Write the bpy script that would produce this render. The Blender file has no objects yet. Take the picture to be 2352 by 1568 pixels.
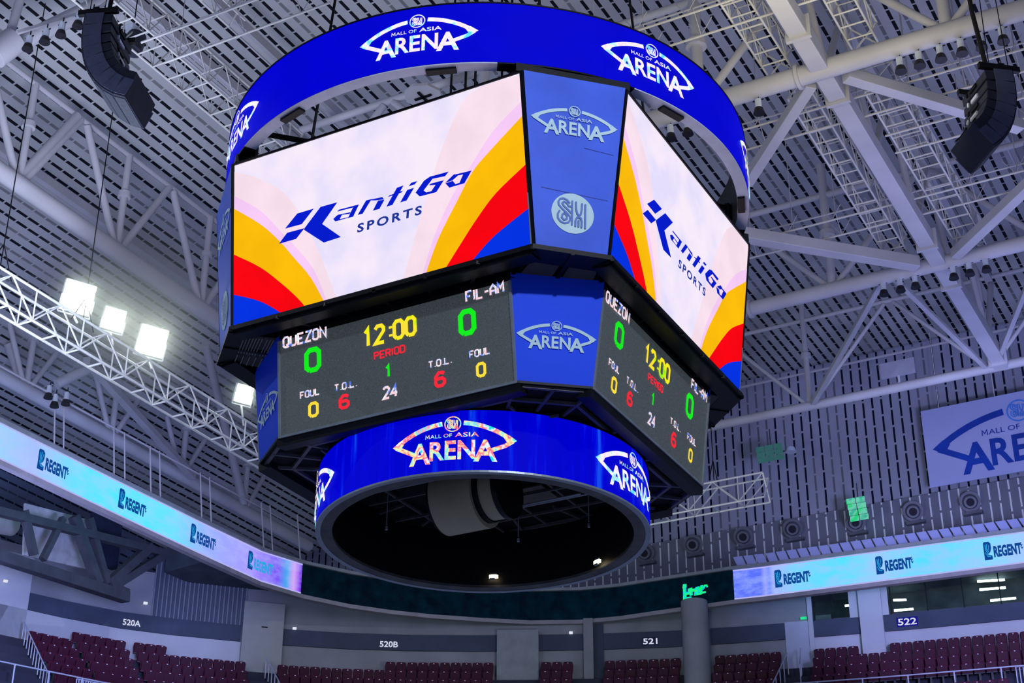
import bpy, bmesh, math, random
from mathutils import Vector, Matrix
random.seed(7)
V = Vector
S = bpy.context.scene
COL = S.collection
# ------------------------------------------------------------------ camera
F_PX = 3791.88
CAM = V((-28.3807, -16.0265, 7.3546))
yaw, pit, rol = 0.496051, 0.482994, 0.00438427
FW = V((math.cos(yaw)*math.cos(pit), math.sin(yaw)*math.cos(pit), math.sin(pit)))
R0 = V((math.sin(yaw), -math.cos(yaw), 0)); U0 = R0.cross(FW)
RT = R0*math.cos(rol)+U0*math.sin(rol); UP = -R0*math.sin(rol)+U0*math.cos(rol)
cd = bpy.data.cameras.new('camera'); cam = bpy.data.objects.new('camera', cd); COL.objects.link(cam)
cd.sensor_width = 36; cd.lens = F_PX*36/2352; cd.clip_end = 500
cam.matrix_world = Matrix(((RT.x, UP.x, -FW.x, CAM.x), (RT.y, UP.y, -FW.y, CAM.y), (RT.z, UP.z, -FW.z, CAM.z), (0, 0, 0, 1)))
S.camera = cam
# survey helpers: a sight line from the camera station meets a known plane of the building
def ray(q):
    return (FW*F_PX + RT*(q[0]-1176.24) - UP*(q[1]-784.08)).normalized()
def onz(q, z): d = ray(q); return CAM + d*((z-CAM.z)/d.z)
def onx(q, x): d = ray(q); return CAM + d*((x-CAM.x)/d.x)
def ony(q, y): d = ray(q); return CAM + d*((y-CAM.y)/d.y)
def at(q, D): d = ray(q); return CAM + d*(D/math.hypot(d.x, d.y))
# ------------------------------------------------------------------ materials
def lin(c):
    return tuple(((x/255)/12.92 if x/255 <= .04045 else ((x/255+.055)/1.055)**2.4) for x in c)
MATS = {}
def nt(name):
    m = bpy.data.materials.new(name); m.use_nodes = True
    return m, m.node_tree.nodes, m.node_tree.links, m.node_tree.nodes['Principled BSDF']
def mat(name, c, rough=.6, metal=0., var=.25, scale=2.0, spec=.4):
    if name in MATS: return MATS[name]
    m, N, L, b = nt(name); c = lin(c)
    tc = N.new('ShaderNodeTexCoord'); n = N.new('ShaderNodeTexNoise'); n.inputs['Scale'].default_value = scale; n.inputs['Detail'].default_value = 4
    r = N.new('ShaderNodeValToRGB'); r.color_ramp.elements[0].position = .3; r.color_ramp.elements[1].position = .7
    r.color_ramp.elements[0].color = (*[x*(1-var) for x in c], 1); r.color_ramp.elements[1].color = (*[min(1, x*(1+var)) for x in c], 1)
    L.new(tc.outputs['Object'], n.inputs['Vector']); L.new(n.outputs['Fac'], r.inputs['Fac']); L.new(r.outputs['Color'], b.inputs['Base Color'])
    b.inputs['Roughness'].default_value = rough; b.inputs['Metallic'].default_value = metal; b.inputs['Specular IOR Level'].default_value = spec
    MATS[name] = m; return m
def emi(name, c, s=1., c2=None, scale=1., lo=.4, hi=.6):
    """display surface: black panel that gives off its own light"""
    if name in MATS: return MATS[name]
    m, N, L, b = nt(name); b.inputs['Base Color'].default_value = (.003, .003, .004, 1); b.inputs['Roughness'].default_value = .6
    b.inputs['Specular IOR Level'].default_value = .02
    b.inputs['Emission Strength'].default_value = s
    tc = N.new('ShaderNodeTexCoord'); n = N.new('ShaderNodeTexNoise'); n.inputs['Scale'].default_value = scale; n.inputs['Detail'].default_value = 3
    r = N.new('ShaderNodeValToRGB'); a = c2 if isinstance(c2, list) else [c, c2 or c]
    if c2 is None: a = [c, tuple(x*.97 for x in c)]
    el = r.color_ramp.elements
    el[0].position = lo; el[0].color = (*lin(a[0]), 1); el[1].position = hi; el[1].color = (*lin(a[-1]), 1)
    for i, k in enumerate(a[1:-1]):
        e = el.new(lo+(hi-lo)*(i+1)/(len(a)-1)); e.color = (*lin(k), 1)
    L.new(tc.outputs['Object'], n.inputs['Vector']); L.new(n.outputs['Fac'], r.inputs['Fac']); L.new(r.outputs['Color'], b.inputs['Emission Color'])
    MATS[name] = m; return m
STEEL = mat('painted_steel', (186, 186, 192), .55, 0, .10, .6)
STEEL2 = mat('painted_steel_thin', (205, 205, 200), .5, 0, .08, .6)
ALU = mat('truss_aluminium', (222, 226, 222), .4, .12, .08, 3)
DARKST = mat('dark_steel', (70, 72, 80), .6, .2, .2, 2)
BLACK = mat('black_cabinet', (11, 12, 14), .5, 0, .3, 3, .25)
BLACK2 = mat('black_fabric', (7, 7, 9), .9, 0, .2, 3)
SPKR = mat('speaker_black', (36, 38, 52), .45, 0, .25, 4)
SPKL = mat('speaker_side_grey', (78, 84, 104), .5, 0, .12, 3)
GRILL = mat('speaker_grille', (55, 60, 68), .6, .2, .3, 12)
WHITEP = mat('white_edge_trim', (200, 208, 225), .4, 0, .1, 3)
FRAMEG = mat('screen_edge_aluminium', (150, 160, 160), .4, .4, .12, 3)
CONC = mat('concrete_grey', (140, 142, 148), .85, 0, .12, .8)
CONCW = mat('white_painted_wall', (188, 190, 200), .8, 0, .07, .5)
BANDM = mat('slate_band_paint', (66, 74, 94), .8, 0, .16, .9)
DARKW = mat('dark_void_wall', (38, 44, 54), .9, 0, .3, .6)
TERR = mat('terrace_concrete', (48, 50, 66), .9, 0, .2, .7)
SEAT = mat('maroon_seat_plastic', (82, 14, 48), .6, 0, .2, 1.3, .25)
SEATD = mat('maroon_seat_shell', (62, 12, 40), .6, 0, .2, 1.3, .25)
RAILM = mat('rail_paint', (198, 204, 225), .4, .2, .08, 2)
LAMPS = mat('silver_lamp_can', (222, 232, 245), .25, .35, .1, 4)
LAMPB = mat('black_lamp_housing', (22, 20, 28), .5, .1, .3, 4)
BEIGE = mat('beige_drum_cover', (176, 166, 128), .7, 0, .08, 1.4)
# ------------------------------------------------------------------ mesh builder
class MB:
    def __init__(s): s.v = []; s.f = []
    def add(s, vs, fs):
        k = len(s.v); s.v += [V(x) for x in vs]; s.f += [tuple(k+i for i in f) for f in fs]; return s
    def box(s, c, sx, sy, sz, ax=None):
        X, Y, Z = ax or (V((1, 0, 0)), V((0, 1, 0)), V((0, 0, 1))); c = V(c); vs = []
        for k in (-1, 1):
            for j in (-1, 1):
                for i in (-1, 1): vs.append(c+X*(i*sx/2)+Y*(j*sy/2)+Z*(k*sz/2))
        return s.add(vs, [(0, 2, 3, 1), (4, 5, 7, 6), (0, 1, 5, 4), (2, 6, 7, 3), (0, 4, 6, 2), (1, 3, 7, 5)])
    def bar(s, a, b, w, h=None, up=(0, 0, 1)):
        a = V(a); b = V(b); X = (b-a); l = X.length; X.normalize(); u = V(up)
        if abs(X.dot(u)) > .98: u = V((1, 0, 0))
        Y = u.cross(X).normalized(); Z = X.cross(Y)
        return s.box((a+b)/2, l, w, h or w, (X, Y, Z))
    def tube(s, a, b, r, n=8, r2=None, cap=True):
        a = V(a); b = V(b); X = (b-a).normalized(); u = V((0, 0, 1)) if abs(X.z) < .95 else V((1, 0, 0))
        Y = u.cross(X).normalized(); Z = X.cross(Y); vs = []; r2 = r if r2 is None else r2
        for p, q in ((a, r), (b, r2)):
            for i in range(n):
                t = 2*math.pi*i/n; vs.append(p+Y*(q*math.cos(t))+Z*(q*math.sin(t)))
        fs = [(i, (i+1) % n, n+(i+1) % n, n+i) for i in range(n)]
        if cap: fs += [tuple(range(n-1, -1, -1)), tuple(range(n, 2*n))]
        return s.add(vs, fs)
    def path(s, pts, r, n=6):
        for a, b in zip(pts, pts[1:]): s.tube(a, b, r, n)
        return s
    def prism(s, poly, d):
        """poly: 3-D outline, extruded by vector d"""
        n = len(poly); d = V(d); vs = [V(p) for p in poly]+[V(p)+d for p in poly]
        return s.add(vs, [tuple(range(n-1, -1, -1)), tuple(range(n, 2*n))]+[(i, (i+1) % n, n+(i+1) % n, n+i) for i in range(n)])
    def ring(s, prof, n=96, a0=0, a1=2*math.pi, close=True):
        """profile of (r,z) revolved about the scoreboard axis"""
        m = len(prof); full = abs(a1-a0-2*math.pi) < 1e-6; k = n if full else n+1; vs = []
        for i in range(k):
            t = a0+(a1-a0)*i/n
            for r, z in prof: vs.append((r*math.cos(t), r*math.sin(t), z))
        fs = []
        for i in range(n):
            j = (i+1) % k
            for q in range(m if close else m-1):
                fs.append((i*m+q, j*m+q, j*m+(q+1) % m, i*m+(q+1) % m))
        return s.add(vs, fs)
    def build(s, name, m, parent=None, smooth=False, bevel=0):
        o0 = V((0, 0, 0))
        if parent is not None:
            q = parent
            while q: o0 = o0+q.location; q = q.parent
        me = bpy.data.meshes.new(name)
        if parent is None:   # base point = centre of the lowest part
            if s.v:
                lo = V([min(v[i] for v in s.v) for i in range(3)]); hi = V([max(v[i] for v in s.v) for i in range(3)])
                o0 = V(((lo.x+hi.x)/2, (lo.y+hi.y)/2, lo.z))
        me.from_pydata([tuple(v-o0) for v in s.v], [], s.f); me.update()
        b = bmesh.new(); b.from_mesh(me); bmesh.ops.recalc_face_normals(b, faces=b.faces); b.to_mesh(me); b.free()
        for mm in (m if isinstance(m, (list, tuple)) else [m]): me.materials.append(mm)
        if smooth:
            for p in me.polygons: p.use_smooth = True
        o = bpy.data.objects.new(name, me); COL.objects.link(o)
        if parent is not None: o.parent = parent
        else: o.location = o0
        if smooth:
            e = o.modifiers.new('e', 'EDGE_SPLIT'); e.split_angle = math.radians(35)
        if bevel:
            w = o.modifiers.new('b', 'BEVEL'); w.width = bevel; w.segments = 2; w.limit_method = 'ANGLE'
        return o
def tag(o, label=None, cat=None, group=None, kind=None):
    if label: o['label'] = label
    if cat: o['category'] = cat
    if group: o['group'] = group
    if kind: o['kind'] = kind
    return o
def empty(name, loc, label=None, cat=None, group=None):
    o = bpy.data.objects.new(name, None); COL.objects.link(o); o.location = loc; o.empty_display_size = .3
    return tag(o, label, cat, group)
def dup(root, loc, rz=0, label=None, group=None):
    r = root.copy(); COL.objects.link(r); r.location = loc; r.rotation_euler = (0, 0, rz)
    if label: r['label'] = label
    if group: r['group'] = group
    for ch in list(root.children):
        c = ch.copy(); COL.objects.link(c); c.parent = r
        for g in ch.children:
            d = g.copy(); COL.objects.link(d); d.parent = c
    return r
ORD = 'first second third fourth fifth sixth seventh eighth ninth tenth eleventh twelfth thirteenth fourteenth fifteenth sixteenth seventeenth eighteenth nineteenth twentieth'.split()
def ordw(i):
    if i < 20: return ORD[i]
    t = {2: 'twenty', 3: 'thirty', 4: 'forty', 5: 'fifty'}[(i+1)//10]; u = (i+1) % 10
    return (t[:-1]+'ieth') if u == 0 else t+'-'+ORD[u-1]
# ------------------------------------------------------------------ flat designs: lists of (verts2d, faces)
_tc = {}
def text2d(txt, x0, y0, w=None, h=None, bold=.0, shear=0., space=1.):
    key = (txt, bold, shear, space)
    if key not in _tc:
        c = bpy.data.curves.new('t', 'FONT'); c.body = txt; c.offset = bold; c.shear = shear; c.space_character = space; c.resolution_u = 3; c.fill_mode = 'BOTH'
        o = bpy.data.objects.new('t', c); COL.objects.link(o); bpy.context.view_layer.update()
        me = bpy.data.meshes.new_from_object(o.evaluated_get(bpy.context.evaluated_depsgraph_get()))
        vs = [(v.co.x, v.co.y) for v in me.vertices]; fs = [tuple(p.vertices) for p in me.polygons]
        bpy.data.objects.remove(o); bpy.data.curves.remove(c); bpy.data.meshes.remove(me)
        a = min(v[0] for v in vs); b = max(v[0] for v in vs); e = min(v[1] for v in vs); g = max(v[1] for v in vs)
        _tc[key] = ([((x-a)/(b-a), (y-e)/(g-e)) for x, y in vs], fs, (b-a)/(g-e))
    vs, fs, asp = _tc[key]
    if h is None: h = w/asp
    if w is None: w = h*asp
    return ([(x0+x*w, y0+y*h) for x, y in vs], fs)
def stroke2d(pts, w, closed=False):
    n = len(pts); L = []; Rr = []
    for i in range(n):
        p = pts[i]; a = pts[(i-1) % n] if (i > 0 or closed) else p; b = pts[(i+1) % n] if (i < n-1 or closed) else p
        def nn(a, b):
            dx, dy = b[0]-a[0], b[1]-a[1]; l = math.hypot(dx, dy) or 1; return (-dy/l, dx/l)
        n1 = nn(a, p) if a is not p else None; n2 = nn(p, b) if b is not p else None
        if n1 is None: n1 = n2
        if n2 is None: n2 = n1
        m = (n1[0]+n2[0], n1[1]+n2[1]); l = math.hypot(*m) or 1; m = (m[0]/l, m[1]/l)
        k = w/2/max(.45, m[0]*n1[0]+m[1]*n1[1]); L.append((p[0]+m[0]*k, p[1]+m[1]*k)); Rr.append((p[0]-m[0]*k, p[1]-m[1]*k))
    k = n if closed else n-1
    return (L+Rr, [(i, (i+1) % n, n+(i+1) % n, n+i) for i in range(k)])
def disc2d(cx, cy, r, n=32, r0=0):
    if r0: 
        vs = [(cx+q*math.cos(2*math.pi*i/n), cy+q*math.sin(2*math.pi*i/n)) for q in (r, r0) for i in range(n)]
        return (vs, [(i, (i+1) % n, n+(i+1) % n, n+i) for i in range(n)])
    return ([(cx+r*math.cos(2*math.pi*i/n), cy+r*math.sin(2*math.pi*i/n)) for i in range(n)], [tuple(range(n))])
def poly2d(p): return (list(p), [tuple(range(len(p)))])
def xf(d, sx, sy, ox, oy): return ([(x*sx+ox, y*sy+oy) for x, y in d[0]], d[1])
def emblem_strokes(cx, cy, r, w):
    """double-stroke S and M inside a disc; source traced on a 245-unit radius"""
    def T(P): return [(cx+(x-640)/245*r, cy-(y-1230)/245*r) for x, y in P]
    out = []
    for P in ([(605, 1112), (572, 1076), (530, 1062), (492, 1075), (472, 1110), (478, 1150), (520, 1195), (572, 1235), (605, 1270), (612, 1312), (590, 1350), (545, 1367), (500, 1350), (470, 1312), (468, 1262), (490, 1215)],
              [(622, 1150), (592, 1150), (568, 1112), (535, 1102), (518, 1125), (536, 1155), (592, 1200), (632, 1240)],
              [(545, 1238), (520, 1265), (515, 1300), (540, 1325), (572, 1310), (574, 1275), (545, 1238)],
              [(632, 1075), (632, 1378)], [(674, 1080), (678, 1170), (690, 1225), (711, 1246), (732, 1225), (742, 1170), (745, 1090)],
              [(783, 1095), (783, 1398)], [(672, 1388), (672, 1310), (688, 1275), (712, 1264), (734, 1278), (744, 1315), (742, 1392)], [(708, 1300), (708, 1390)]):
        out.append(stroke2d(T(P), w*r/245))
    return out
def eye_logo(w):
    """the arena's eye mark, centred on its tips; returns (main, small disc strokes)"""
    A = []; n = 22
    arc = [(-.5+i/n, .165*(1-(2*i/n-1)**2)**.9 if 0 < i < n else 0) for i in range(n+1)]
    l = [p for p in arc if p[0] < -.075]; r = [p for p in arc if p[0] > .06]
    A.append(stroke2d(l, .042)); A.append(stroke2d(r, .042))
    A.append(poly2d([(-.54, .003), (-.47, .052), (-.43, .02), (-.45, -.012), (-.49, -.03)])); A.append(poly2d([(.54, .003), (.49, -.03), (.45, -.012), (.43, .02), (.47, .052)]))
    A.append(stroke2d([(-.505, -.004), (-.33, -.1)], .038)); A.append(stroke2d([(.505, -.004), (.44, -.05), (.30, -.105)], .038))
    A.append(text2d('A', -.375, -.2, w=.19, h=.2, bold=.03)); A.append(text2d('REN', -.195, -.175, w=.385, h=.175, bold=.025, space=1.02)); A.append(text2d('A', .175, -.2, w=.2, h=.2, bold=.03))
    A.append((lambda m, t: (m[0]+t[0], m[1]+[tuple(len(m[0])+i for i in f) for f in t[1]]))(stroke2d([(-.232, .03), (-.230, .064), (-.216, .042), (-.202, .064), (-.200, .03)], .0065), text2d('ALL OF', -.192, .03, w=.187, h=.034, bold=.004))); A.append(text2d('ASIA', .02, .028, w=.20, h=.042, bold=.015))
    A.append(disc2d(0, .15, .072, 28, .062)); A += emblem_strokes(0, .15, .066, 30)
    return [xf(d, w, w, 0, 0) for d in A]
# LED stroke alphabet on a 4 x 6 grid
G = {'Q': [[(1, 0), (0, 1), (0, 5), (1, 6), (3, 6), (4, 5), (4, 1), (3, 0), (1, 0)], [(2.4, 1.8), (4, -.4)]], 'U': [[(0, 6), (0, 1), (1, 0), (3, 0), (4, 1), (4, 6)]],
     'E': [[(4, 6), (0, 6), (0, 0), (4, 0)], [(0, 3), (3.2, 3)]], 'Z': [[(0, 6), (4, 6), (0, 0), (4, 0)]], 'O': [[(1, 0), (0, 1), (0, 5), (1, 6), (3, 6), (4, 5), (4, 1), (3, 0), (1, 0)]],
     'N': [[(0, 0), (0, 6), (4, 0), (4, 6)]], 'F': [[(0, 0), (0, 6), (4, 6)], [(0, 3), (3, 3)]], 'I': [[(2, 0), (2, 6)]], 'L': [[(0, 6), (0, 0), (4, 0)]], '-': [[(.6, 3), (3.4, 3)]],
     'A': [[(0, 0), (0, 4), (2, 6), (4, 4), (4, 0)], [(0, 2.2), (4, 2.2)]], 'M': [[(0, 0), (0, 6), (2, 3), (4, 6), (4, 0)]], 'P': [[(0, 0), (0, 6), (3, 6), (4, 5), (4, 4), (3, 3), (0, 3)]],
     'R': [[(0, 0), (0, 6), (3, 6), (4, 5), (4, 4), (3, 3), (0, 3)], [(2, 3), (4, 0)]], 'D': [[(0, 0), (0, 6), (3, 6), (4, 5), (4, 1), (3, 0), (0, 0)]], 'T': [[(0, 6), (4, 6)], [(2, 6), (2, 0)]],
     '1': [[(.8, 4.6), (2.2, 6), (2.2, 0)]], '2': [[(0, 5), (1, 6), (3, 6), (4, 5), (4, 4), (0, 0), (4, 0)]], '0': [[(1, 0), (0, 1), (0, 5), (1, 6), (3, 6), (4, 5), (4, 1), (3, 0), (1, 0)]],
     '6': [[(4, 5.2), (3, 6), (1.4, 6), (0, 4.2), (0, 1), (1, 0), (3, 0), (4, 1), (4, 2.4), (3, 3.4), (.4, 3.2)]], '4': [[(3, 0), (3, 6), (0, 2), (4.2, 2)]], ':': [[(2, 1.2), (2, 2)], [(2, 4), (2, 4.8)]], '.': [[(1, 0), (1, .7)]], ' ': []}
G['3'] = [[(0, 5), (1, 6), (3, 6), (4, 5), (4, 4), (3, 3), (4, 2), (4, 1), (3, 0), (1, 0), (0, 1)]]
ADV = {':': 3.4, '.': 2.6, 'I': 2.4, '-': 4.6}
def led2d(txt, x0, y0, w, h, th=.9):
    tot = sum(ADV.get(c, 5.6) for c in txt)-1.6; sx = w/tot; sy = h/6; x = 0; out = []
    for c in txt:
        k = {':': .3, '.': 0, 'I': 1.6, '-': .3}.get(c, 0)
        for P in G[c]: out.append(stroke2d([(x0+(x+px-k)*sx, y0+py*sy) for px, py in P], th*(sx+sy)/2))
        x += ADV.get(c, 5.6)
    return out
def lay(designs, fmap, off=0.):
    mb = MB()
    for i, (vs, fs) in enumerate(designs): mb.add([fmap(x, y, off+.0015*(i % 12)) for x, y in vs], fs)
    return mb
# ================================================================== CENTRE-HUNG SCOREBOARD
BOARD = empty('scoreboard', (0, 0, 19.8), 'octagonal black scoreboard with glowing video screens and two blue display rings hung over the court', 'scoreboard')
M_SCR = emi('screen_pale', None, 1.0, [(228, 222, 252), (240, 230, 252), (248, 236, 250)], 1.1, .35, .65)
M_PINK = emi('screen_blush', (252, 226, 240), 1.0); M_MAG = emi('screen_pink', (250, 205, 250), 1.)
M_YEL = emi('screen_yellow', (255, 190, 0), 1.0); M_RED = emi('screen_red', (252, 0, 10), 1.); M_BLU = emi('screen_blue', (0, 50, 228), 1.)
M_LOGO = emi('screen_logo_blue', (0, 25, 205), 1.); M_LOGO2 = emi('screen_logo_navy', (28, 50, 150), 1.)
M_RING = emi('ring_blue', (0, 0, 212), 1.)
M_RLOGO = emi('ring_logo', None, 1.05, [(90, 225, 255), (240, 250, 255), (255, 225, 240), (250, 250, 255), (120, 235, 255), (255, 190, 225)], 3.2, .3, .7)
M_RLOGO2 = emi('ring_logo_moire', None, 1.05, [(30, 225, 235), (250, 250, 255), (255, 90, 130), (255, 240, 170), (90, 235, 240), (255, 150, 200)], 4.5, .3, .7)
M_GREY = None
PANEL = mat('corner_panel_blue', (66, 104, 224), .5, 0, .13, .8, .2); MINT = mat('mint_vinyl', (206, 236, 232), .6, 0, .04, 3, .1); GLYPHB = mat('blue_vinyl', (84, 116, 190), .5, 0, .04, 3)
PANEL2 = mat('lower_corner_panel_blue', (20, 78, 236), .55, 0, .06, .6, .15); PSEAM = mat('panel_seam', (40, 66, 150), .6)
def scr_mat():
    m, N, L, b = nt('score_display_grey'); b.inputs['Base Color'].default_value = (*lin((70, 76, 76)), 1); b.inputs['Roughness'].default_value = .6
    tc = N.new('ShaderNodeTexCoord'); n = N.new('ShaderNodeTexNoise'); n.inputs['Scale'].default_value = 40; r = N.new('ShaderNodeValToRGB')
    r.color_ramp.elements[0].position = .3; r.color_ramp.elements[0].color = (*lin((50, 56, 58)), 1); r.color_ramp.elements[1].position = .7; r.color_ramp.elements[1].color = (*lin((78, 86, 84)), 1)
    L.new(tc.outputs['Object'], n.inputs['Vector']); L.new(n.outputs['Fac'], r.inputs['Fac']); L.new(r.outputs['Color'], b.inputs['Emission Color']); b.inputs['Emission Strength'].default_value = .55
    return m
M_GREY = scr_mat()
LED_G = emi('led_green', (20, 240, 30), 1.0); LED_Y = emi('led_yellow', None, 1., [(120, 240, 30), (250, 240, 20), (255, 225, 60)], 3, .3, .6); LED_R = emi('led_red', (255, 40, 60), 1.)
LED_W = emi('led_white', None, 1., [(90, 130, 255), (235, 235, 255), (255, 200, 210), (240, 250, 255)], 7, .38, .62)
LED_Y2 = emi('led_amber', (255, 225, 60), 1.)
class Face:
    def __init__(s, ang, w, d, zt, zb, sl):
        s.n = V((math.cos(ang), math.sin(ang), 0)); s.t = V((-math.sin(ang), math.cos(ang), 0)); s.w = w; s.d = d; s.zt = zt; s.zb = zb; s.sl = sl
        s.L = math.hypot(zt-zb, sl); s.N = (s.n*(zt-zb)+V((0, 0, -sl))).normalized()
    def __call__(s, u, v, off=0):
        f = v/s.L
        return s.t*u + s.n*(s.d-s.sl*(1-f)) + V((0, 0, s.zb+(s.zt-s.zb)*f)) + s.N*off
    def uv(s, q):
        o = s(0, 0); d = ray(q); k = (o-CAM).dot(s.N)/d.dot(s.N); p = CAM+d*k-o
        up = s(0, 1)-o
        return (p.dot(s.t), p.dot(up))
PI = math.pi
UPF = [Face(a, w, d, 27.301, 23.548, .490) for a, w, d in ((PI, 3.5, 4.951), (1.5*PI, 3.371, 5.107), (0, 3.5, 4.951), (.5*PI, 3.371, 5.107))]
LOF = [Face(a, w, d, 23.30, 21.244, .274) for a, w, d in ((PI, 2.706, 3.909), (1.5*PI, 2.674, 4.174), (0, 2.706, 3.909), (.5*PI, 2.674, 4.174))]
FA = UPF[0]; LA = LOF[0]
def slab(f, u0, u1, v0, v1, o0, o1):
    mb = MB(); mb.add([f(u, v, o) for o in (o0, o1) for u, v in ((u0, v0), (u1, v0), (u1, v1), (u0, v1))], [(3, 2, 1, 0), (4, 5, 6, 7), (0, 1, 5, 4), (1, 2, 6, 5), (2, 3, 7, 6), (3, 0, 4, 7)]); return mb
def px_uv(P, f): return [f.uv(q) for q in P]
# artwork traced on screen A in screen metres
BLc, BRc, TRc, TLc = (-3.5, 0), (3.5, 0), (3.5, FA.L), (-3.5, FA.L)
lp = px_uv([(539, 450), (600, 485), (643, 529), (684, 572), (722, 620), (753, 689)], FA)
ly = px_uv([(539, 480), (600, 516), (643, 554), (676, 592), (715, 638), (747, 692)], FA)
lr = px_uv([(539, 585), (600, 615), (651, 654), (684, 684), (705, 705)], FA)
lb = px_uv([(540, 677), (600, 693), (652, 718)], FA)
rp = px_uv([(1192, 235), (1134, 301), (1083, 380), (1039, 452), (998, 544), (970, 633)], FA)
ry = px_uv([(1196, 268), (1134, 339), (1088, 393), (1054, 457), (1008, 549), (978, 632)], FA)
rr = px_uv([(1208, 379), (1141, 444), (1097, 503), (1059, 562), (1022, 619)], FA)
rb = px_uv([(1214, 480), (1136, 544), (1082, 603)], FA)
def clampu(P, left):
    P = list(P); P[0] = (-3.5 if left else 3.5, P[0][1]); P[-1] = (P[-1][0], 0); return P
def smooth2(P, k=4):
    out = []
    for i in range(len(P)-1):
        a = P[max(i-1, 0)]; b = P[i]; c = P[i+1]; d = P[min(i+2, len(P)-1)]
        for j in range(k):
            t = j/k
            out.append(tuple(.5*((2*b[m])+(-a[m]+c[m])*t+(2*a[m]-5*b[m]+4*c[m]-d[m])*t*t+(-a[m]+3*b[m]-3*c[m]+d[m])*t**3) for m in (0, 1)))
    return out+[P[-1]]
def fan(P, left): return poly2d([(-3.5 if left else 3.5, 0)]+smooth2(clampu(P, left)))
bl_l = px_uv([(539, 395), (600, 412), (660, 450), (705, 520), (742, 600), (775, 684)], FA); bl_r = px_uv([(1190, 175), (1080, 215), (1020, 330), (985, 440), (955, 540), (925, 645)], FA)
mid = [poly2d([fa, fb, fc, fd]) for fa, fb, fc, fd in ()]
ART = [('blush_arc', M_PINK, [fan(bl_l, 1), fan(bl_r, 0)]), ('pink_arc', M_MAG, [fan(lp, 1), fan(rp, 0)]), ('yellow_arc', M_YEL, [fan(ly, 1), fan(ry, 0)]),
       ('red_arc', M_RED, [fan(lr, 1), fan(rr, 0)]), ('blue_arc', M_BLU, [fan(lb, 1), fan(rb, 0)])]
def K(P): return poly2d(px_uv([(600+x/3.92, 350+y/3.92) for x, y in P], FA))
WORD = [K(P) for P in (
    [(225, 692), (335, 556), (485, 511), (376, 652)],
    [(170, 829), (245, 729), (402, 687), (325, 785)], [(398, 704), (402, 687), (545, 497), (697, 455), (560, 650)], [(398, 704), (560, 650), (730, 768), (575, 818)],
    [(695, 540), (712, 522), (893, 475), (884, 492)], [(846, 487), (893, 475), (840, 586), (793, 598)], [(692, 577), (706, 568), (818, 545), (810, 560)], [(662, 607), (692, 577), (742, 566), (722, 604)], [(662, 607), (722, 604), (733, 616), (680, 629)], [(680, 629), (726, 608), (800, 590), (840, 586)],
    [(882, 572), (958, 441), (1008, 428), (928, 560)], [(958, 441), (1105, 411), (1120, 432), (1045, 441)], [(1015, 531), (1062, 440), (1120, 432), (1075, 515)],
    [(1137, 495), (1232, 325), (1293, 303), (1192, 480)], [(1153, 408), (1163, 394), (1287, 350), (1274, 368)],
    [(1262, 458), (1326, 345), (1388, 325), (1320, 440)], [(1338, 312), (1362, 281), (1418, 264), (1394, 296)],
    [(1478, 262), (1530, 226), (1700, 180), (1668, 222)], [(1478, 262), (1560, 240), (1475, 350), (1402, 370)], [(1402, 370), (1475, 350), (1505, 374), (1440, 405)], [(1440, 405), (1490, 370), (1575, 350), (1590, 366)], [(1602, 272), (1657, 260), (1590, 366), (1535, 372)], [(1524, 306), (1538, 290), (1657, 260), (1605, 300)],
    [(1668, 285), (1748, 207), (1800, 205), (1735, 262)], [(1668, 285), (1735, 262), (1762, 297), (1705, 325)], [(1748, 207), (1905, 170), (1890, 190), (1790, 214)], [(1835, 190), (1905, 170), (1840, 285), (1790, 292)], [(1705, 325), (1752, 296), (1790, 282), (1840, 285)])]
b0, b1 = px_uv([(823, 532), (972, 496)], FA); 
SPORT = [text2d('SPORTS', b0[0], (b0[1]+b1[1])/2-.01, w=b1[0]-b0[0], h=.2, bold=.03, space=1.35, shear=.08)]
LT = [('team_name', 'QUEZON', (652, 797), (750, 775), (651, 775), LED_W), ('team_name', 'FIL-AM', (1072, 692), (1158, 671), (1072, 670), LED_W), ('game_clock', '12:00', (836, 795), (955, 768), (833, 757), LED_Y),
      ('period_caption', 'PERIOD', (861, 825), (931, 809), (860, 810), LED_R), ('score_digit', '0', (705, 852), (734, 847), (704, 806), LED_G), ('score_digit', '0', (1060, 768), (1090, 762), (1059, 718), LED_G),
      ('period_digit', '1', (886, 866), (900, 863), (885, 841), LED_G), ('shot_clock', '24', (882, 916), (913, 909), (881, 891), LED_W), ('timeout_caption', 'T.O.L.', (770, 898), (820, 888), (769, 884), LED_W),
      ('timeout_digit', '6', (782, 938), (801, 934), (781, 911), LED_R), ('foul_caption', 'FOUL', (691, 915), (734, 906), (690, 901), LED_W), ('foul_digit', '0', (712, 957), (730, 953), (712, 928), LED_Y2),
      ('timeout_caption', 'T.O.L.', (986, 845), (1038, 834), (985, 831), LED_W), ('timeout_digit', '6', (1002, 888), (1022, 884), (1001, 858), LED_R), ('foul_caption', 'FOUL', (1080, 822), (1126, 812), (1080, 807), LED_W), ('foul_digit', '0', (1098, 865), (1115, 861), (1097, 837), LED_Y2)]
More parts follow.
